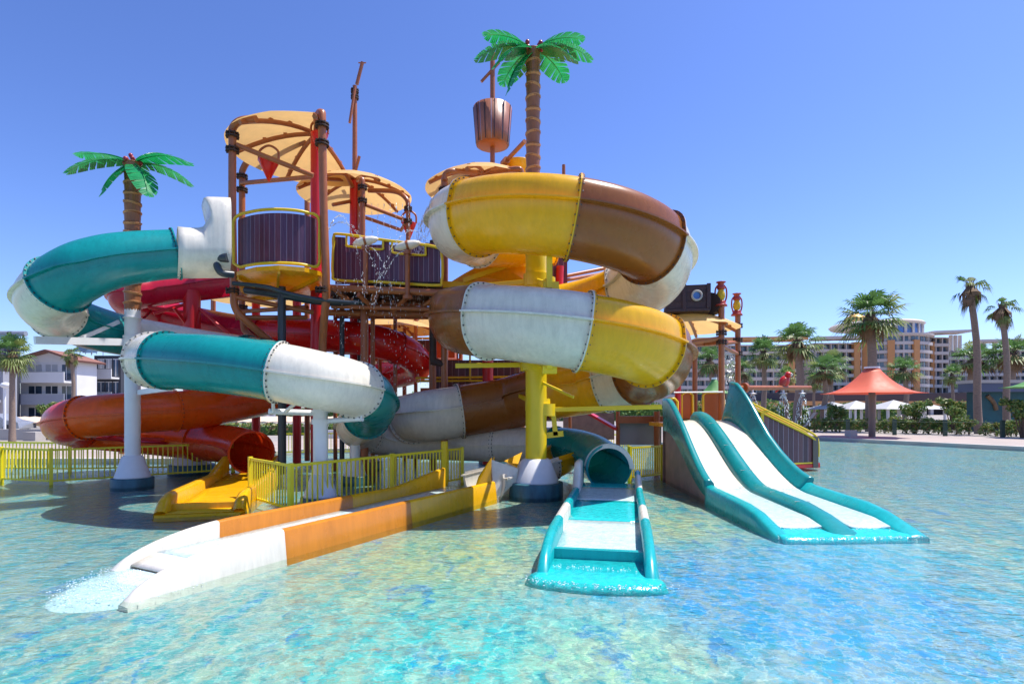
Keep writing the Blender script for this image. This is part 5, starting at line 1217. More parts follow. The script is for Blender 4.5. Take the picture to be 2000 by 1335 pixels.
place_palm(pA, 1492, 0, 690, 52, 'slim palm left of the parrot palm', 2.0, 0.85)
place_palm(pD, 1391, 0, 704, 60, 'palm seen between the two lantern posts', 0.5, 0.9)
place_palm(pC, 1912, 0, 560, 40, 'tallest windblown palm with one long frond pointing right', 0, 0.86)
place_palm(pC2, 1968, 0, 600, 38, 'shorter windblown palm leaning left beside the tallest one', 0.1, 0.86)
place_palm(pD, 1770, 0, 722, 70, 'small palm in front of the bowed hotel centre', 0.3, 1.1)
place_palm(pB, 1862, 0, 732, 56, 'slim palm with yellowing leaves left of the tallest palm', 2.2, 0.75)
place_palm(pD, 1610, 0, 722, 60, 'small palm just left of the coral sunshade', 1.3, 1.15)
place_palm(pD, 1625, 0, 712, 75, 'palm behind the left tip of the coral sunshade', 4.3, 1.0)
place_palm(pD, 1895, 0, 700, 80, 'palm behind the tallest windblown trunk', 3.3, 1.2)
place_palm(pD, 1982, 0, 690, 75, 'palm near the right edge behind the leaning one', 5.3, 1.2)
place_palm(pB, 1535, 0, 735, 62, 'low palm below the left side of the dark trunked palm', 4, 0.9)
place_palm(pA, 1590, 0, 745, 70, 'low leafy palm right of the dark trunked palm', 5, 0.8)
place_palm(pD, 1442, 0, 722, 68, 'palm just right of the farther lantern post', 3, 0.9)
place_palm(pA, 24, 0, 690, 30, 'short palm with brown skirt at the left edge in front of the white house', 0.7, 0.75)
place_palm(pC2, 142, 0, 690, 38, 'palm with hanging dead fronds in front of the gabled house', 2.2, 0.9)
place_palm(pD, 90, 0, 800, 55, 'small young palm beside the orange slide nose', 1.2, 1.0)
place_palm(pD, 462, 0, 790, 40, 'palm trunk seen low between red columns', 2.2, 0.8)

# ------------------------------------------------------------------ shrubs
def shrub(name, label, cat, h, w, n, seed, mats=('leafa', 'leafb', 'leafc'), tree=False, group=None, leaf=0.085):
    rnd = random.Random(seed); T = thing(name, label, cat, (0, 0, 0), group)
    b = MB()
    cl = []
    for k in range(9 if not tree else 12):
        a = rnd.uniform(0, 2*PI); rr = w*0.5*rnd.uniform(0.1, 0.85); z = (rnd.uniform(0.25, 0.92) if not tree else rnd.uniform(0.5, 0.95))*h
        cl.append((Vector((rr*math.cos(a), rr*math.sin(a), z)), rnd.uniform(0.14, 0.27)*max(w, h*0.6)))
    for k in range(n):
        c, rr = rnd.choice(cl); d = Vector((rnd.gauss(0, 1), rnd.gauss(0, 1), rnd.gauss(0, 0.8))).normalized()*rr*rnd.uniform(0.4, 1.05)
        p = c+d; 
        if p.z < 0.03: continue
        nrm = (d.normalized()+Vector((rnd.uniform(-1, 1), rnd.uniform(-1, 1), rnd.uniform(-0.4, 1)))*0.9).normalized(); u = nrm.orthogonal().normalized(); u.rotate(Matrix.Rotation(rnd.uniform(0, 6.28), 3, nrm)); v = nrm.cross(u)
        L = leaf*rnd.uniform(0.8, 1.7); b.m = 0 if rnd.random() < 0.5 else (1 if rnd.random() < 0.85 else 2)
        b.poly([p-u*L, p+v*L*0.45, p+u*L, p-v*L*0.45])
    part('foliage', b, list(mats), T, local=True)
    s_ = MB()
    for c, rr in cl[:8]: s_.pipe([Vector((c.x*0.1, c.y*0.1, 0)), Vector((c.x*0.4, c.y*0.4, c.z*0.5)), c], [0.05 if tree else 0.02, 0.03 if tree else 0.015, 0.01], 5, False)
    if tree: s_.cyl((0, 0, 0), (0, 0, h*0.55), 0.07, 0.05)
    part('stem', s_, 'stem', T, local=True); return T
sg = 'shrubs planted along the pool deck'
sA = shrub('shrub', 'x', 'shrub', 1.15, 1.6, 520, 21, group=sg); sB = shrub('shrub', 'x', 'shrub', 1.35, 1.3, 460, 22, ('leafb', 'leafa', 'leafc'), group=sg); sC = shrub('small_tree', 'x', 'small tree', 2.3, 1.9, 1100, 23, ('leafa', 'leafb', 'leafa'), True, 'small trees in the deck planting')
first = set()
def place(proto, x, y, rz, s_, label):
    if proto.name not in first:
        first.add(proto.name); proto.location = (x, y, ZG); proto.rotation_euler = (0, 0, rz); proto.scale = (s_, s_, s_); proto['label'] = label; return proto
    return copytree(proto, (x, y, ZG), rz, s_, label)
rnd = random.Random(4)
marks = {1612: 'at the left end of the planting beside the stairs', 1640: 'in front of the left white gazebo', 1668: 'left of the coral sunshade mast', 1728: 'just right of the coral sunshade mast', 1745: 'under the right white gazebo',
         1772: 'below the small round tree', 1815: 'right of the round tree', 1840: 'beside the second green fence post', 1868: 'of rusty leaves by the slim palm', 1893: 'against the tallest palm trunk', 1945: 'in front of the dark mural kiosk', 1962: 'at the foot of the leaning palm', 1985: 'under the green sunshade', 1590: 'half hidden behind the stair rails', 1568: 'behind the spray bar water', 1700: 'directly behind the coral sunshade mast', 1790: 'midway between the round tree and the next shrub', 1925: 'left of the kiosk mural'}
for i, px in enumerate(sorted(marks)):
    Y = 43-0.018*(px-1600)+rnd.uniform(-0.7, 0.7); x = (px-1000)/F*Y
    place((sA, sB)[i % 2], x, Y, rnd.uniform(0, 6), rnd.uniform(0.62, 0.95), ('green', 'olive')[i % 2]+' leafy shrub '+marks[px])
place(sC, W(1785, 0, 41).x, 41, 0, 1.05, 'small round leafy tree right of the white gazebos')
place(sC, W(1632, 0, 44).x, 44, 2, 0.95, 'small round leafy tree left of the gazebos')
place(sC, W(1998, 0, 34).x, 34, 3, 1.05, 'bright leafy tree at the right edge under the green sunshade')
place(sC, W(1905, 0, 41).x, 42.5, 4, 0.85, 'little tree behind the shrubs by the tallest palm')
place(sC, W(98, 0, 52).x, 52, 1, 1.1, 'green bush beside the nose of the orange slide, in front of the house')
place(sC, W(1860, 0, 48).x, 48, 2.5, 1.2, 'pale green tree in front of the hotel podium')
# distant hedges
def hedge(name, x0, x1, y, h, d, n, label, seed, cat='hedge'):
    rnd = random.Random(seed); b = MB()
    for k in range(n):
        t = rnd.random(); x = x0+(x1-x0)*t; hh = h*(0.75+0.25*noise.noise(Vector((x*0.5, seed, 0)))+0.1)
        p = Vector((x, y+rnd.uniform(-d/2, d/2), ZG+hh*rnd.random()**0.7)); nrm = Vector((rnd.uniform(-1, 1), rnd.uniform(-1.4, 0.6), rnd.uniform(-0.3, 1))).normalized(); u = nrm.orthogonal().normalized(); v = nrm.cross(u); L = rnd.uniform(0.08, 0.17); b.m = rnd.choice((0, 0, 1, 2) if rnd.random() < 0.5 else (0, 1))
        b.poly([p-u*L, p+v*L*0.6, p+u*L, p-v*L*0.6])
    b.m = 0; b.boxp(x0, x1, y-d*0.3, y+d*0.3, ZG, ZG+h*0.62)
    return single(name, b, ['leafa', 'leafb', 'leafc'], label, cat)
hedge('hedge', -22, -4.5, 38, 0.9, 0.9, 2600, 'low hedge in front of the tan awning behind the slides', 1)
hedge('hedge', 24.5, 46, 49, 1.0, 1.0, 3000, 'long low hedge behind the white gazebos', 2)

# green deck fence posts with rail (right)
T = thing('deck_fence', 'low mesh fence with dark green posts along the planting', 'fence', (30, 40, ZG))
for px in (1656, 1747, 1846, 1958):
    Y = 40.2-0.015*(px-1600); x = (px-1000)/F*Y; b = MB(); b.boxp(x-0.11, x+0.11, Y-0.06, Y+0.06, ZG, ZG+1.05); part('fence_post', b, 'railgrn', T)
b = MB()
for k in range(2):
    b.pipe([Vector((W(1600, 0, 40.2).x, 40.2, ZG+0.3+0.6*k)), Vector((W(1990, 0, 34.4).x, 34.4, ZG+0.3+0.6*k))], 0.012, 5, False)
part('wire', b, 'railgrn', T)
fence([(W(1655, 0, 50).x, 50), (W(1830, 0, 50).x, 50)], 'far white picket fence beside the gazebos', 0.8, 0.3, ZG, 'whitewash', 'white picket fences')

# gazebos
def gazebo(px, Y, label, sw=3.6):
    x = (px-1000)/F*Y; T = thing('gazebo', label, 'gazebo', (x, Y, ZG), 'white gazebos behind the planting'); hw_ = sw/2; ze = ZG+1.75; zt = ZG+2.55
    for sx in (-1, 1):
        for sy in (-1, 1): b = MB(); b.boxp(x+sx*hw_*0.9-0.09, x+sx*hw_*0.9+0.09, Y+sy*hw_*0.9-0.09, Y+sy*hw_*0.9+0.09, ZG, ze); part('post', b, 'whitewash', T)
    b = MB(); q = [Vector((x-hw_*1.15, Y-hw_*1.15, ze)), Vector((x+hw_*1.15, Y-hw_*1.15, ze)), Vector((x+hw_*1.15, Y+hw_*1.15, ze)), Vector((x-hw_*1.15, Y+hw_*1.15, ze))]; t = Vector((x, Y, zt))
    for i in range(4): b.poly([q[i], q[(i+1) % 4], t])
    b.poly(q); part('roof', b, 'shutter', T)
    b = MB(); b.boxp(x-hw_*0.7, x+hw_*0.7, Y-0.5, Y+0.5, ZG+0.25, ZG+0.4); part('bench', b, 'whitewash', T); return T
gazebo(1672, 53, 'left white gazebo behind the planting', 2.9); gazebo(1745, 50, 'right white gazebo behind the planting', 3.2); gazebo(1625, 60, 'far white gazebo beyond the small tree', 3.4); gazebo(1800, 62, 'small far white gazebo right of the round tree', 3.2)

# loungers / chairs of bare wood near the spray
T = thing('deck_chair', 'slanted pale wooden deck chair behind the spray bar', 'deck chair', W(1590, 0, 44)*Vector((1, 1, 0)))
c = W(1590, 820, 44); c.z = 0
b = MB(); beam(b, c+Vector((-0.8, 0, 0.2)), c+Vector((0.3, 0, 1.6)), 0.1, 0.1); beam(b, c+Vector((-0.8, 0.7, 0.2)), c+Vector((0.3, 0.7, 1.6)), 0.1, 0.1); beam(b, c+Vector((0.5, 0, 0.2)), c+Vector((-0.3, 0, 1.1)), 0.08, 0.08); part('frame', b, 'wooda', T)
b = MB(); b.poly([c+Vector((-0.6, 0, 0.5)), c+Vector((-0.6, 0.7, 0.5)), c+Vector((0.3, 0.7, 1.6)), c+Vector((0.3, 0, 1.6))]); part('sling', b, 'tanwall', T, solid=0.03)

# ------------------------------------------------------------------ hotel
wcount = [0]; restw = MB()
T = thing('hotel', 'long pale hotel with ochre pillars and a bowed centre under a flat disc roof', 'building', (150, 205, ZG))
HY = 205.0; s_ = HY/F
def hx(px): return (px-1000)*s_
def hz(py): return H+(HZ-py)*s_
def win(parent, x0, x1, z0, z1, y, m='glass', nrm=None):
    global restw
    b = MB() if wcount[0] < 96 else restw
    xm_ = (x0+x1)/2
    b.m = 0; b.boxp(x0, x1, y+0.25, y+0.4, z0, z1)
    b.m = 1; b.boxp(xm_-0.06, xm_+0.06, y+0.16, y+0.27, z0, z1)
    if wcount[0] < 96: part('window', b, [m, 'hotel'], parent)
    wcount[0] += 1
def wing(px0, px1, ytop, floors, bays, y=HY, pill=(), tilt=0, fh=16.3):
    """facade strip: floors stacked down from ytop (pixels at the hotel's distance)"""
    x0, x1 = hx(px0), hx(px1); b = MB(); dpt = 14
    b.boxp(x0, x1, y+1.6, y+dpt, ZG, hz(ytop)); fhm = fh*s_; zt = hz(ytop)
    w = part('wing', b, 'hotel', T)
    sl_ = MB(); bw = (x1-x0)/bays
    for f in range(floors+1):
        z = zt-0.45-f*fhm; sl_.boxp(x0, x1, y, y+1.65, z-0.15, z+0.15)
        if f > 0: sl_.boxp(x0, x1, y-0.05, y+0.08, z+0.15, z+1.0)
        if f < floors:
            for k in range(bays): win(w, x0+bw*(k+0.05), x0+bw*(k+0.95), z-fhm+0.2, z-0.2, y+1.25)
    part('balcony', sl_, 'hotel', w)
    pm = MB()
    for k in range(bays+1): pm.boxp(x0+bw*k-0.13, x0+bw*k+0.13, y+0.1, y+1.7, zt-floors*fhm-0.5, zt-0.3)
    part('partition', pm, 'hotel', w)
    for p in pill:
        q = MB(); q.boxp(hx(p)-1.1, hx(p)+1.1, y-0.35, y+1.8, zt-floors*fhm-0.5, zt+0.1); part('pillar', q, 'ochre', w)
    return w
def cyl_bow(px0, px1, ytop, floors):
    x0, x1 = hx(px0), hx(px1); c = (x0+x1)/2; rad = (x1-x0)/2*1.15; yc = HY+rad*0.72; fhm = 16.3*s_; zt = hz(ytop)
    a0, a1 = 211, 329; n = 36
    def arcp(k, a): return (c+rad*k*math.cos(R(a)), yc+rad*k*math.sin(R(a)))
    b = MB(); rows = [[Vector((*arcp(0.94, a0+(a1-a0)*j/n), z)) for j in range(n+1)] for z in (zt-floors*fhm-0.5, zt)]; b.grid(rows, True); part('bow', b, 'hotel', T); w = b
    w = T.children[-1]
    for f in range(floors+1):
        sb_ = MB(); z = zt-0.45-f*fhm
        for k0, k1, z0, z1 in ((0.93, 1.0, z-0.15, z+0.15), (0.985, 1.0, z+0.15, z+(0.95 if f else 0.3))):
            ra = [Vector((*arcp(k0, a0+(a1-a0)*j/n), z0)) for j in range(n+1)]; rb = [Vector((*arcp(k1, a0+(a1-a0)*j/n), z0)) for j in range(n+1)]; rc = [Vector((*arcp(k1, a0+(a1-a0)*j/n), z1)) for j in range(n+1)]; rd_ = [Vector((*arcp(k0, a0+(a1-a0)*j/n), z1)) for j in range(n+1)]
            sb_.grid([ra, rb, rc, rd_, ra], False)
        part('balcony', sb_, 'hotel', w)
    for f in range(floors):
        z1 = zt-0.65-f*fhm; z0 = z1-fhm+0.75
        for k in range(8):
            aa = a0+(a1-a0)*(k+0.14)/8; ab = a0+(a1-a0)*(k+0.86)/8
            b = MB() if wcount[0] < 96 else restw; b.m = 0; b.grid([[Vector((*arcp(0.955, aa+(ab-aa)*j/3), z)) for j in range(4)] for z in (z0, z1)], False)
            b.m = 1; am = (aa+ab)/2; p = arcp(0.96, am); b.box((p[0], p[1], (z0+z1)/2), (0.12, 0.12, z1-z0), R(am))
            if wcount[0] < 96: part('window', b, ['glass', 'hotel'], w)
            wcount[0] += 1
    for k in (0.2, 2.4, 4.5, 7.8):
        a = a0+(a1-a0)*k/8; b = MB(); p = arcp(0.975, a); wd_ = 2.2 if 1 < k < 6.5 else 3.4
        b.box((p[0], p[1], (zt-0.5*fhm+zt-floors*fhm-1)/2), (1.4, wd_, floors*fhm-fhm*0.5), R(a)); part('pillar', b, 'ochre', w)
    for j in (1.3, 3.4, 6.1):
        a = a0+(a1-a0)*j/8; p = arcp(0.97, a); b = MB(); b.box((p[0], p[1], zt-floors*fhm/2-0.5), (0.9, 0.35, floors*fhm), R(a)); part('pillar', b, 'hotel', w)
    # penthouse with blue glass and disc roof
    b = MB(); rows = [[Vector((c+rad*0.80*math.cos(R(a)), yc+rad*0.80*math.sin(R(a)), z)) for a in range(200, 341, 7)] for z in (zt, zt+4.4)]; b.grid(rows, False); part('penthouse_glass', b, 'glassblue', T)
    b = MB()
    for a in range(200, 341, 14): b.box((c+rad*0.81*math.cos(R(a)), yc+rad*0.81*math.sin(R(a)), zt+2.2), (0.5, 0.9, 4.4), R(a))
    part('mullion', b, 'hotel', T)
    b = MB(); b.lathe((c-1.5, yc+2, zt+4.3), [(0.01, 0), (rad*0.98, 0.2), (rad*1.02, 0.9), (rad*0.98, 1.5), (0.01, 1.8)], 48, False); part('disc_roof', b, 'hotel', T)
    b = MB(); rows = [[Vector((*arcp(k, a0+(a1-a0)*j/n), z)) for j in range(n+1)] for k, z in ((1.0, zt-0.3), (1.03, zt-0.1), (1.03, zt+0.5), (0.6, zt+0.5))]; b.grid(rows, False); part('cornice', b, 'hotel', T)
    b = MB(); b.lathe((c-6.5, yc+6, zt+6), [(4.2, 0), (4.2, 1.6), (3.4, 3.2), (1.8, 4.4), (0.01, 4.9)], 24); part('dome', b, 'gold', T); b = MB(); b.cyl((c-4.5, yc+6, zt+10), (c-4.5, yc+6, zt+16), 0.12); part('roof_mast', b, 'steelw', T)
cyl_bow(1690, 1836, 655, 7)
wing(1090, 1545, 676, 6, 28, HY-6, (1530,)); wing(1545, 1625, 684, 6, 5, HY+10); wing(1600, 1690, 667, 7, 6, HY+2, (1680,)); wing(1828, 1866, 655, 7, 3, HY+3, ()); wing(1866, 2070, 680, 6, 13, HY+6, ())
part('window', restw, ['glass', 'hotel'], T)
o = T.children[-1]; o['kind'] = 'stuff'
for p0, p1, y0, yy_, th in ((1345, 1552, 668, HY-7, 1.1), (1596, 1694, 660, HY+1, 1.0), (1826, 1896, 648, HY+2, 0.9), (1938, 2060, 662, HY+6, 0.9)):
    b = MB(); x0, x1 = hx(p0), hx(p1); zz = hz(y0); b.poly([(x0, yy_-1.5, zz), (x1, yy_-2.5, zz+0.4), (x1, yy_+5, zz+0.4), (x0, yy_+5, zz)]); part('roof_slab', b, 'ochre' if p0 == 1345 else 'hotel', T, solid=th)
for px in (1884, 1893, 1902, 1950, 1972, 1994, 2016): b = MB(); b.boxp(hx(px)-0.4, hx(px)+0.4, HY+6, HY+7, hz(684), hz(662 if px > 1930 else 650)); part('roof_column', b, 'hotel', T)
b = MB(); b.boxp(hx(1340), hx(2080), HY-14, HY+6, hz(792), hz(784)); part('podium_roof', b, 'ochre', T)
b = MB(); b.boxp(hx(1340), hx(2080), HY-8, HY+4, ZG, hz(768)); part('podium', b, 'darkwash', T)
for px in range(1350, 2080, 26): b = MB(); b.boxp(hx(px)-0.5, hx(px)+0.5, HY-13.6, HY-12.6, ZG, hz(792)); part('podium_column', b, 'hotel', T)

rndt = random.Random(33); tb = MB()
for k in range(9000):
    x = rndt.uniform(-62, 58); hh = 3.6+1.5*noise.noise(Vector((x*0.12, 3, 0)))+0.8*noise.noise(Vector((x*0.5, 9, 0)))
    if x > 10: hh *= 0.75
    p = Vector((x, 86+rndt.uniform(-1.5, 1.5), ZG+hh*rndt.random()**0.6)); nrm = Vector((rndt.uniform(-1, 1), rndt.uniform(-1.4, 0.6), rndt.uniform(-0.3, 1))).normalized(); u = nrm.orthogonal().normalized(); v = nrm.cross(u); L = rndt.uniform(0.15, 0.34); tb.m = rndt.choice((0, 0, 1))
    tb.poly([p-u*L, p+v*L*0.6, p+u*L, p-v*L*0.6])
tb.m = 0; tb.boxp(-62, 58, 86, 87, ZG, ZG+1.9)
single('distant_trees', tb, ['leafa', 'leafb'], 'belt of far trees and bushes seen between the slide columns', 'tree belt', kind='stuff')
# kiosk with mural, right
T = thing('kiosk', 'dark low kiosk with a faded teal mural wall and grey fascia at the right edge', 'building', (38, 44, ZG))
Yk = 44.0; b = MB(); b.boxp(W(1912, 0, Yk).x, W(2100, 0, Yk).x, Yk, Yk+1.2, ZG, W(0, 762, Yk).z); part('wall', b, 'kiosk', T)
b = MB(); b.boxp(W(1898, 0, Yk).x, W(2110, 0, Yk).x, Yk-0.4, Yk+1.4, W(0, 765, Yk).z, W(0, 748, Yk).z); part('fascia', b, 'kioskgrey', T)
b = MB(); b.boxp(W(1896, 0, Yk).x, W(2112, 0, Yk).x, Yk-0.5, Yk+1.5, W(0, 748, Yk).z, W(0, 742, Yk).z); part('roof_edge', b, 'concrete', T)
b = MB(); b.pipe([W(1928, 772, Yk-0.05), W(1940, 785, Yk-0.05), W(1946, 800, Yk-0.05)], 0.16, 6); part('mural_stroke', b, 'dead', T, 'faded brown painted curl')

# ------------------------------------------------------------------ houses on the left
def house(label, px0, px1, Y, yr, floors, wm, gable=True, bands=None, name='house', yapex=None, dep=3.0):
    s_ = Y/F; x0, x1 = (px0-1000)*s_, (px1-1000)*s_; zr = H+(HZ-yr)*s_; T = thing(name, label, 'house', ((x0+x1)/2, Y, ZG))
    b = MB(); b.boxp(x0, x1, Y, Y+dep, ZG, zr); part('wall', b, wm, T)
    fh = (zr-ZG)/floors; w = x1-x0
    for f in range(floors):
        z = ZG+f*fh
        if f > 0:
            b = MB(); b.boxp(x0+0.08*w, x1-0.05*w, Y-1.4, Y-0.003, z-0.12, z+0.1); b.boxp(x0+0.08*w, x1-0.05*w, Y-1.4, Y-1.3, z+0.1, z+1.0); bo = part('balcony', b, 'greywash' if f % 2 else 'whitewash', T)
            b = MB(); b.boxp(x0+0.08*w, x1-0.05*w, Y-1.42, Y-1.28, z+1.0, z+1.06); part('balcony_rail', b, 'car', bo)
        for k, (u0, u1) in enumerate(((0.15, 0.38), (0.45, 0.66), (0.74, 0.9))):
            b = MB(); b.boxp(x0+u0*w, x0+u1*w, Y-0.02, Y+0.05, z+0.25, z+fh*0.82); wo_ = part('window', b, 'shutter' if (f == floors-1 and k < 2) else 'glass', T)
            b = MB(); b.boxp(x0+u0*w-0.06, x0+u1*w+0.06, Y-0.05, Y-0.022, z+fh*0.82, z+fh*0.82+0.1); b.boxp(x0+(u0+u1)/2*w-0.04, x0+(u0+u1)/2*w+0.04, Y-0.05, Y-0.022, z+0.25, z+fh*0.82); part('frame', b, 'whitewash', wo_)
    if gable:
        za = H+(HZ-yapex)*s_; xm_ = x0+w*0.55
        b = MB(); b.poly([(x0, Y-0.0, zr), (x1, Y-0.0, zr), (xm_, Y, za)]); part('gable', b, 'whitewash', T, solid=0.2)
        b = MB(); b.poly([(x0-0.6, Y-0.9, zr-0.1), (xm_, Y-0.9, za+0.15), (xm_, Y+dep+0.6, za+0.15), (x0-0.6, Y+dep+0.6, zr-0.1)]); b.poly([(x1+0.6, Y-0.9, zr-0.1), (xm_, Y-0.9, za+0.15), (xm_, Y+dep+0.6, za+0.15), (x1+0.6, Y+dep+0.6, zr-0.1)][::-1]); part('roof', b, 'roof', T, solid=0.22)
    return T
house('white three storey house with a tiled gable behind the left palms', 40, 150, 62, 704, 3, 'whitewash', yapex=688)
T = house('dark slate house with a flat roof just right of the gabled white house', 184, 236, 68, 694, 3, 'darkwash', False)
house('white house with a red tiled roof seen left of the white palm pole', 204, 262, 70, 722, 2, 'whitewash', yapex=700)
T = house('dark slate building with flat roof at the far left edge', -90, -2, 58, 668, 4, 'darkwash', False, dep=2.5)
def solar(px, py, Y, label):
    c = W(px, py, Y); T = thing('solar_heater', label, 'solar water heater', c, 'solar water heaters on the roofs')
    b = MB(); b.cyl(c+Vector((-0.9, 0, 0.9)), c+Vector((0.9, 0, 0.9)), 0.28); part('tank', b, 'car', T)
    b = MB(); b.poly([c+Vector((-0.8, -1.3, 0.1)), c+Vector((0.8, -1.3, 0.1)), c+Vector((0.8, 0, 0.9)), c+Vector((-0.8, 0, 0.9))]); part('panel', b, 'glass', T, solid=0.06)
    b = MB(); [b.pipe([c+Vector((sx, 0, -0.1)), c+Vector((sx, 0, 0.9))], 0.04, 6, False) for sx in (-0.7, 0.7)]; part('frame', b, 'car', T)
solar(10, 668, 60, 'white tank heater at the left edge of the picture'); solar(34, 668, 60, 'white tank heater nearer the short palm'); solar(168, 690, 66, 'white tank heater on the flat dark roof'); solar(190, 692, 68, 'tank heater right of the one on the dark roof'); solar(178, 690, 72, 'small tank heater between the other two')
T = house('low grey block with tall windows at the left edge behind the lamp post', -60, 6, 46, 725, 2, 'greywash', False, dep=1.3)
# mixed houses glimpsed behind the slides
house('white house glimpsed between the red columns', 395, 520, 75, 790, 2, 'whitewash', yapex=775)
# lamp post
T = thing('lamp_post', 'slim white lamp post with a round lamp in front of the grey block', 'lamp post', (W(9, 0, 33).x, 33, ZG))
x = W(9, 0, 33).x; b = MB(); b.cyl((x, 33, ZG), (x, 33, W(0, 758, 33).z), 0.07); part('pole', b, 'colwhite', T); b = MB(); b.ell((x+0.15, 32.9, W(0, 752, 33).z), (0.28, 0.22, 0.17)); part('lamp_head', b, 'colwhite', T)
# low walls / awnings
b = MB(); b.boxp(-46, -20.5, 31.8, 32.1, ZG, 0.72); single('low_wall', b, 'concrete', 'long low grey wall at the left behind the picket fence', 'wall')
b = MB(); b.boxp(-12, 3, 33.8, 34.1, ZG, 0.6); single('low_wall', b, 'whitewash', 'pale low wall seen between the tower columns', 'wall')
b = MB(); b.boxp(W(48, 0, 31).x, W(72, 0, 31).x, 30.9, 31.6, ZG, W(0, 843, 31).z); single('palm_planter', b, 'concrete', 'white square planter at the foot of the short left palm', 'planter', bevel=0.03)
for x0, x1, Y, lab in ((-48, -31.5, 44, 'tan striped parking awning at the far left'), (-26, -11, 46, 'tan parking awning seen under the orange slide')):
    T = thing('parking_awning', lab, 'awning', ((x0+x1)/2, Y, ZG), 'tan parking awnings')
    b = MB(); n = int((x1-x0)/0.4); rows = [[Vector((x0+(x1-x0)*k/n, Y-2.2, 0.72+0.12+0.06*(k % 2))) for k in range(n+1)], [Vector((x0+(x1-x0)*k/n, Y+2.2, 1.2+0.05*(k % 2))) for k in range(n+1)]]; b.grid(rows, False); part('awning_sheet', b, 'tanwall', T, solid=0.04)
    for k in range(5): b = MB(); xx = x0+(x1-x0)*k/4; b.cyl((xx, Y-2, ZG), (xx, Y-2, 0.85), 0.06); part('awning_post', b, 'colwhite', T)
def car(x, y, rz, label):
    T = thing('parked_car', label, 'car', (x, y, ZG), 'cars parked behind the wall', rz)
    prof = [(-2.1, 0.3), (-2.15, 0.7), (-1.7, 0.9), (-1.0, 1.38), (0.5, 1.42), (1.2, 0.98), (2.05, 0.8), (2.15, 0.35)]
    b = MB(); rows = [[Vector((px_, sy*(0.85-0.12*(pz > 1.0)), pz)) for px_, pz in prof] for sy in (-1, 1)]
    b.grid(rows, False); b.poly(rows[0][::-1]); b.poly(rows[1]); b.poly([rows[0][0], rows[0][-1], rows[1][-1], rows[1][0]]); part('body', b, 'car', T, local=True, bevel=0.06)
    for sy in (-1, 1): b = MB(); b.poly([(-0.95, sy*0.79, 0.95), (1.0, sy*0.79, 0.95), (0.45, sy*0.75, 1.34), (-0.8, sy*0.75, 1.3)]); part('side_window', b, 'glass', T, local=True, solid=0.03)
    for sx in (-1.35, 1.35):
        for sy in (-0.86, 0.86): b = MB(); b.cyl((sx, sy-0.1*(1 if sy > 0 else -1), 0.32), (sx, sy, 0.32), 0.32, n=16); part('wheel', b, 'black', T, local=True)
car(-37.2, 41.0, 0.1, 'silver car parked under the left tan awning, left of the orange slide nose'); car(-40.8, 41.5, 0.0, 'silver car behind the short left palm')

# ------------------------------------------------------------------ froth where the slides spill into the pool
def froth(pts, n, spread, label, seed):
    rnd = random.Random(seed); b = MB()
    for k in range(n):
        p = rnd.choice(pts)+Vector((rnd.gauss(0, spread), rnd.gauss(0, spread), 0)); r_ = rnd.uniform(0.003, 0.008)
        b.ell(p, (r_*rnd.uniform(1, 1.8), r_, r_*0.45), 6, 4)
    single('froth', b, 'dropm', label, 'froth', kind='stuff')
froth(FOAM1, 700, 0.07, 'white froth round the spill end of the long trough', 41)
froth(FOAM2, 420, 0.06, 'froth on the turquoise lip of the centre run-out', 42)
froth([Vector((3.9+2.0*k/60, 8.0+0.12*abs(k/60-0.2), 0.004)) for k in range(61)]+[Vector((3.95+1.9*k/60, 8.45, 0.05)) for k in range(61)], 420, 0.06, 'froth along the end of the double lanes', 43)

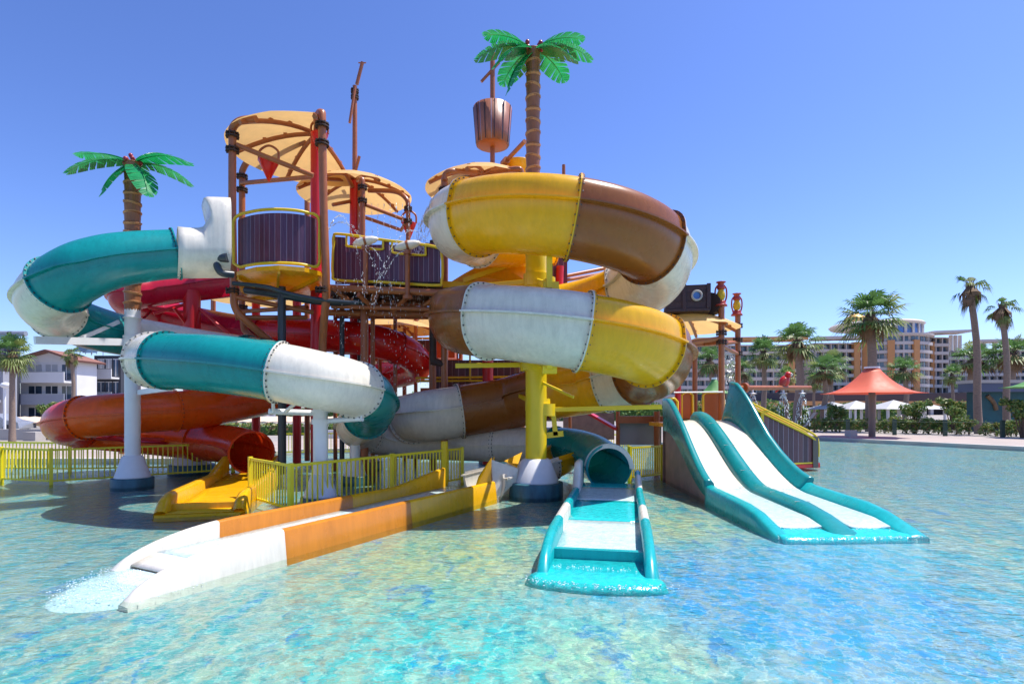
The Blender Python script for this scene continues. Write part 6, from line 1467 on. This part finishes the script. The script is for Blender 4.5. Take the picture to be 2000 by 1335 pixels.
# ------------------------------------------------------------------ water in the air
def jets(name, lst, label, seed, r_=0.011, jit=0.03):
    rnd = random.Random(seed); b = MB()
    for p, v, T_, n in lst:
        p = Vector(p); v = Vector(v)
        for k in range(int(n*0.6)):
            t = T_*rnd.random(); j = jit*(0.3+t*1.5); q = p+v*t+Vector((rnd.gauss(0, j), rnd.gauss(0, j), rnd.gauss(0, j)-4.9*t*t)); s_ = r_*rnd.uniform(0.3, 0.85)
            w = v+Vector((0, 0, -9.8*t)); w = w.normalized() if w.length > 0.1 else Vector((0, 0, 1)); u = w.orthogonal().normalized()*s_; x_ = w.cross(u).normalized()*s_; w = w*s_*rnd.uniform(2.5, 7)
            i = b.add([q+u, q+x_, q-u, q-x_, q+w, q-w])
            for a, c in ((0, 1), (1, 2), (2, 3), (3, 0)): b.face((i+a, i+c, i+4), True); b.face((i+c, i+a, i+5), True)
    o = single(name, b, 'dropm', label, 'water spray', kind='stuff'); return o
L_ = []
for px in range(702, 800, 12): L_.append((W(px, 398, 16.6), (0, 0, 0), 0.45, 40))
jets('water_spray', L_, 'rows of drips falling from the pipes of the middle tower', 1, 0.012, 0.015)
L_ = [(W(640, 455, 13.9), (1.0, 0, 2.9), 0.95, 260), (W(640, 450, 13.9), (1.7, 0, 2.0), 0.85, 220), (W(835, 470, 13.5), (-1.6, 0, 2.2), 0.9, 160), (W(720, 480, 13.9), (1.4, -0.3, -0.5), 0.5, 90), (W(790, 490, 13.7), (-1.4, -0.3, -0.3), 0.5, 90)]
jets('water_spray', L_, 'arching fine jets crossing in front of the purple walkway panel', 2, 0.010, 0.02)
L_ = []
for k in range(26): L_.append((W(848-k*0.4, 385, 14.9)+Vector((0, 0.03*k, 0)), (-0.35-0.03*k, -0.1, 0.1), 0.78, 75))
jets('water_spray', L_, 'sheet of water pouring off the left edge of the centre canopy', 3, 0.012, 0.03)
L_ = []
rnd = random.Random(9)
for k in range(60): L_.append((W(rnd.uniform(655, 845), rnd.uniform(545, 560), rnd.uniform(13.6, 14.6)), (rnd.uniform(-0.2, 0.2), 0, 0), 0.8, 16))
jets('water_spray', L_, 'scattered drops falling below the walkway', 4, 0.010, 0.05)
L_ = []
for px, Y in ((1470, 17.85), (1530, 18.6), (1567, 19.0)):
    for k in range(14):
        a = 2*PI*k/14; L_.append((W(px, 768, Y), (0.5*math.cos(a), 0.5*math.sin(a), 0), 0.5, 26))
jets('water_spray', L_, 'umbrella shaped showers falling from the spray bar', 5, 0.013, 0.02)
L_ = []
for k in range(10): L_.append((W(1416+2*k, 690, 16.2+0.1*k), (0, 0, 0), 0.6, 45))
jets('water_spray', L_, 'drip curtain between the two lantern posts', 6, 0.012, 0.02)
L_ = [(W(1012, 330, 16.4), (0.1, 0, 1.2), 0.2, 80)]
jets('water_spray', L_, 'small white jet bubbling from the yellow roof bucket', 7, 0.014, 0.03)
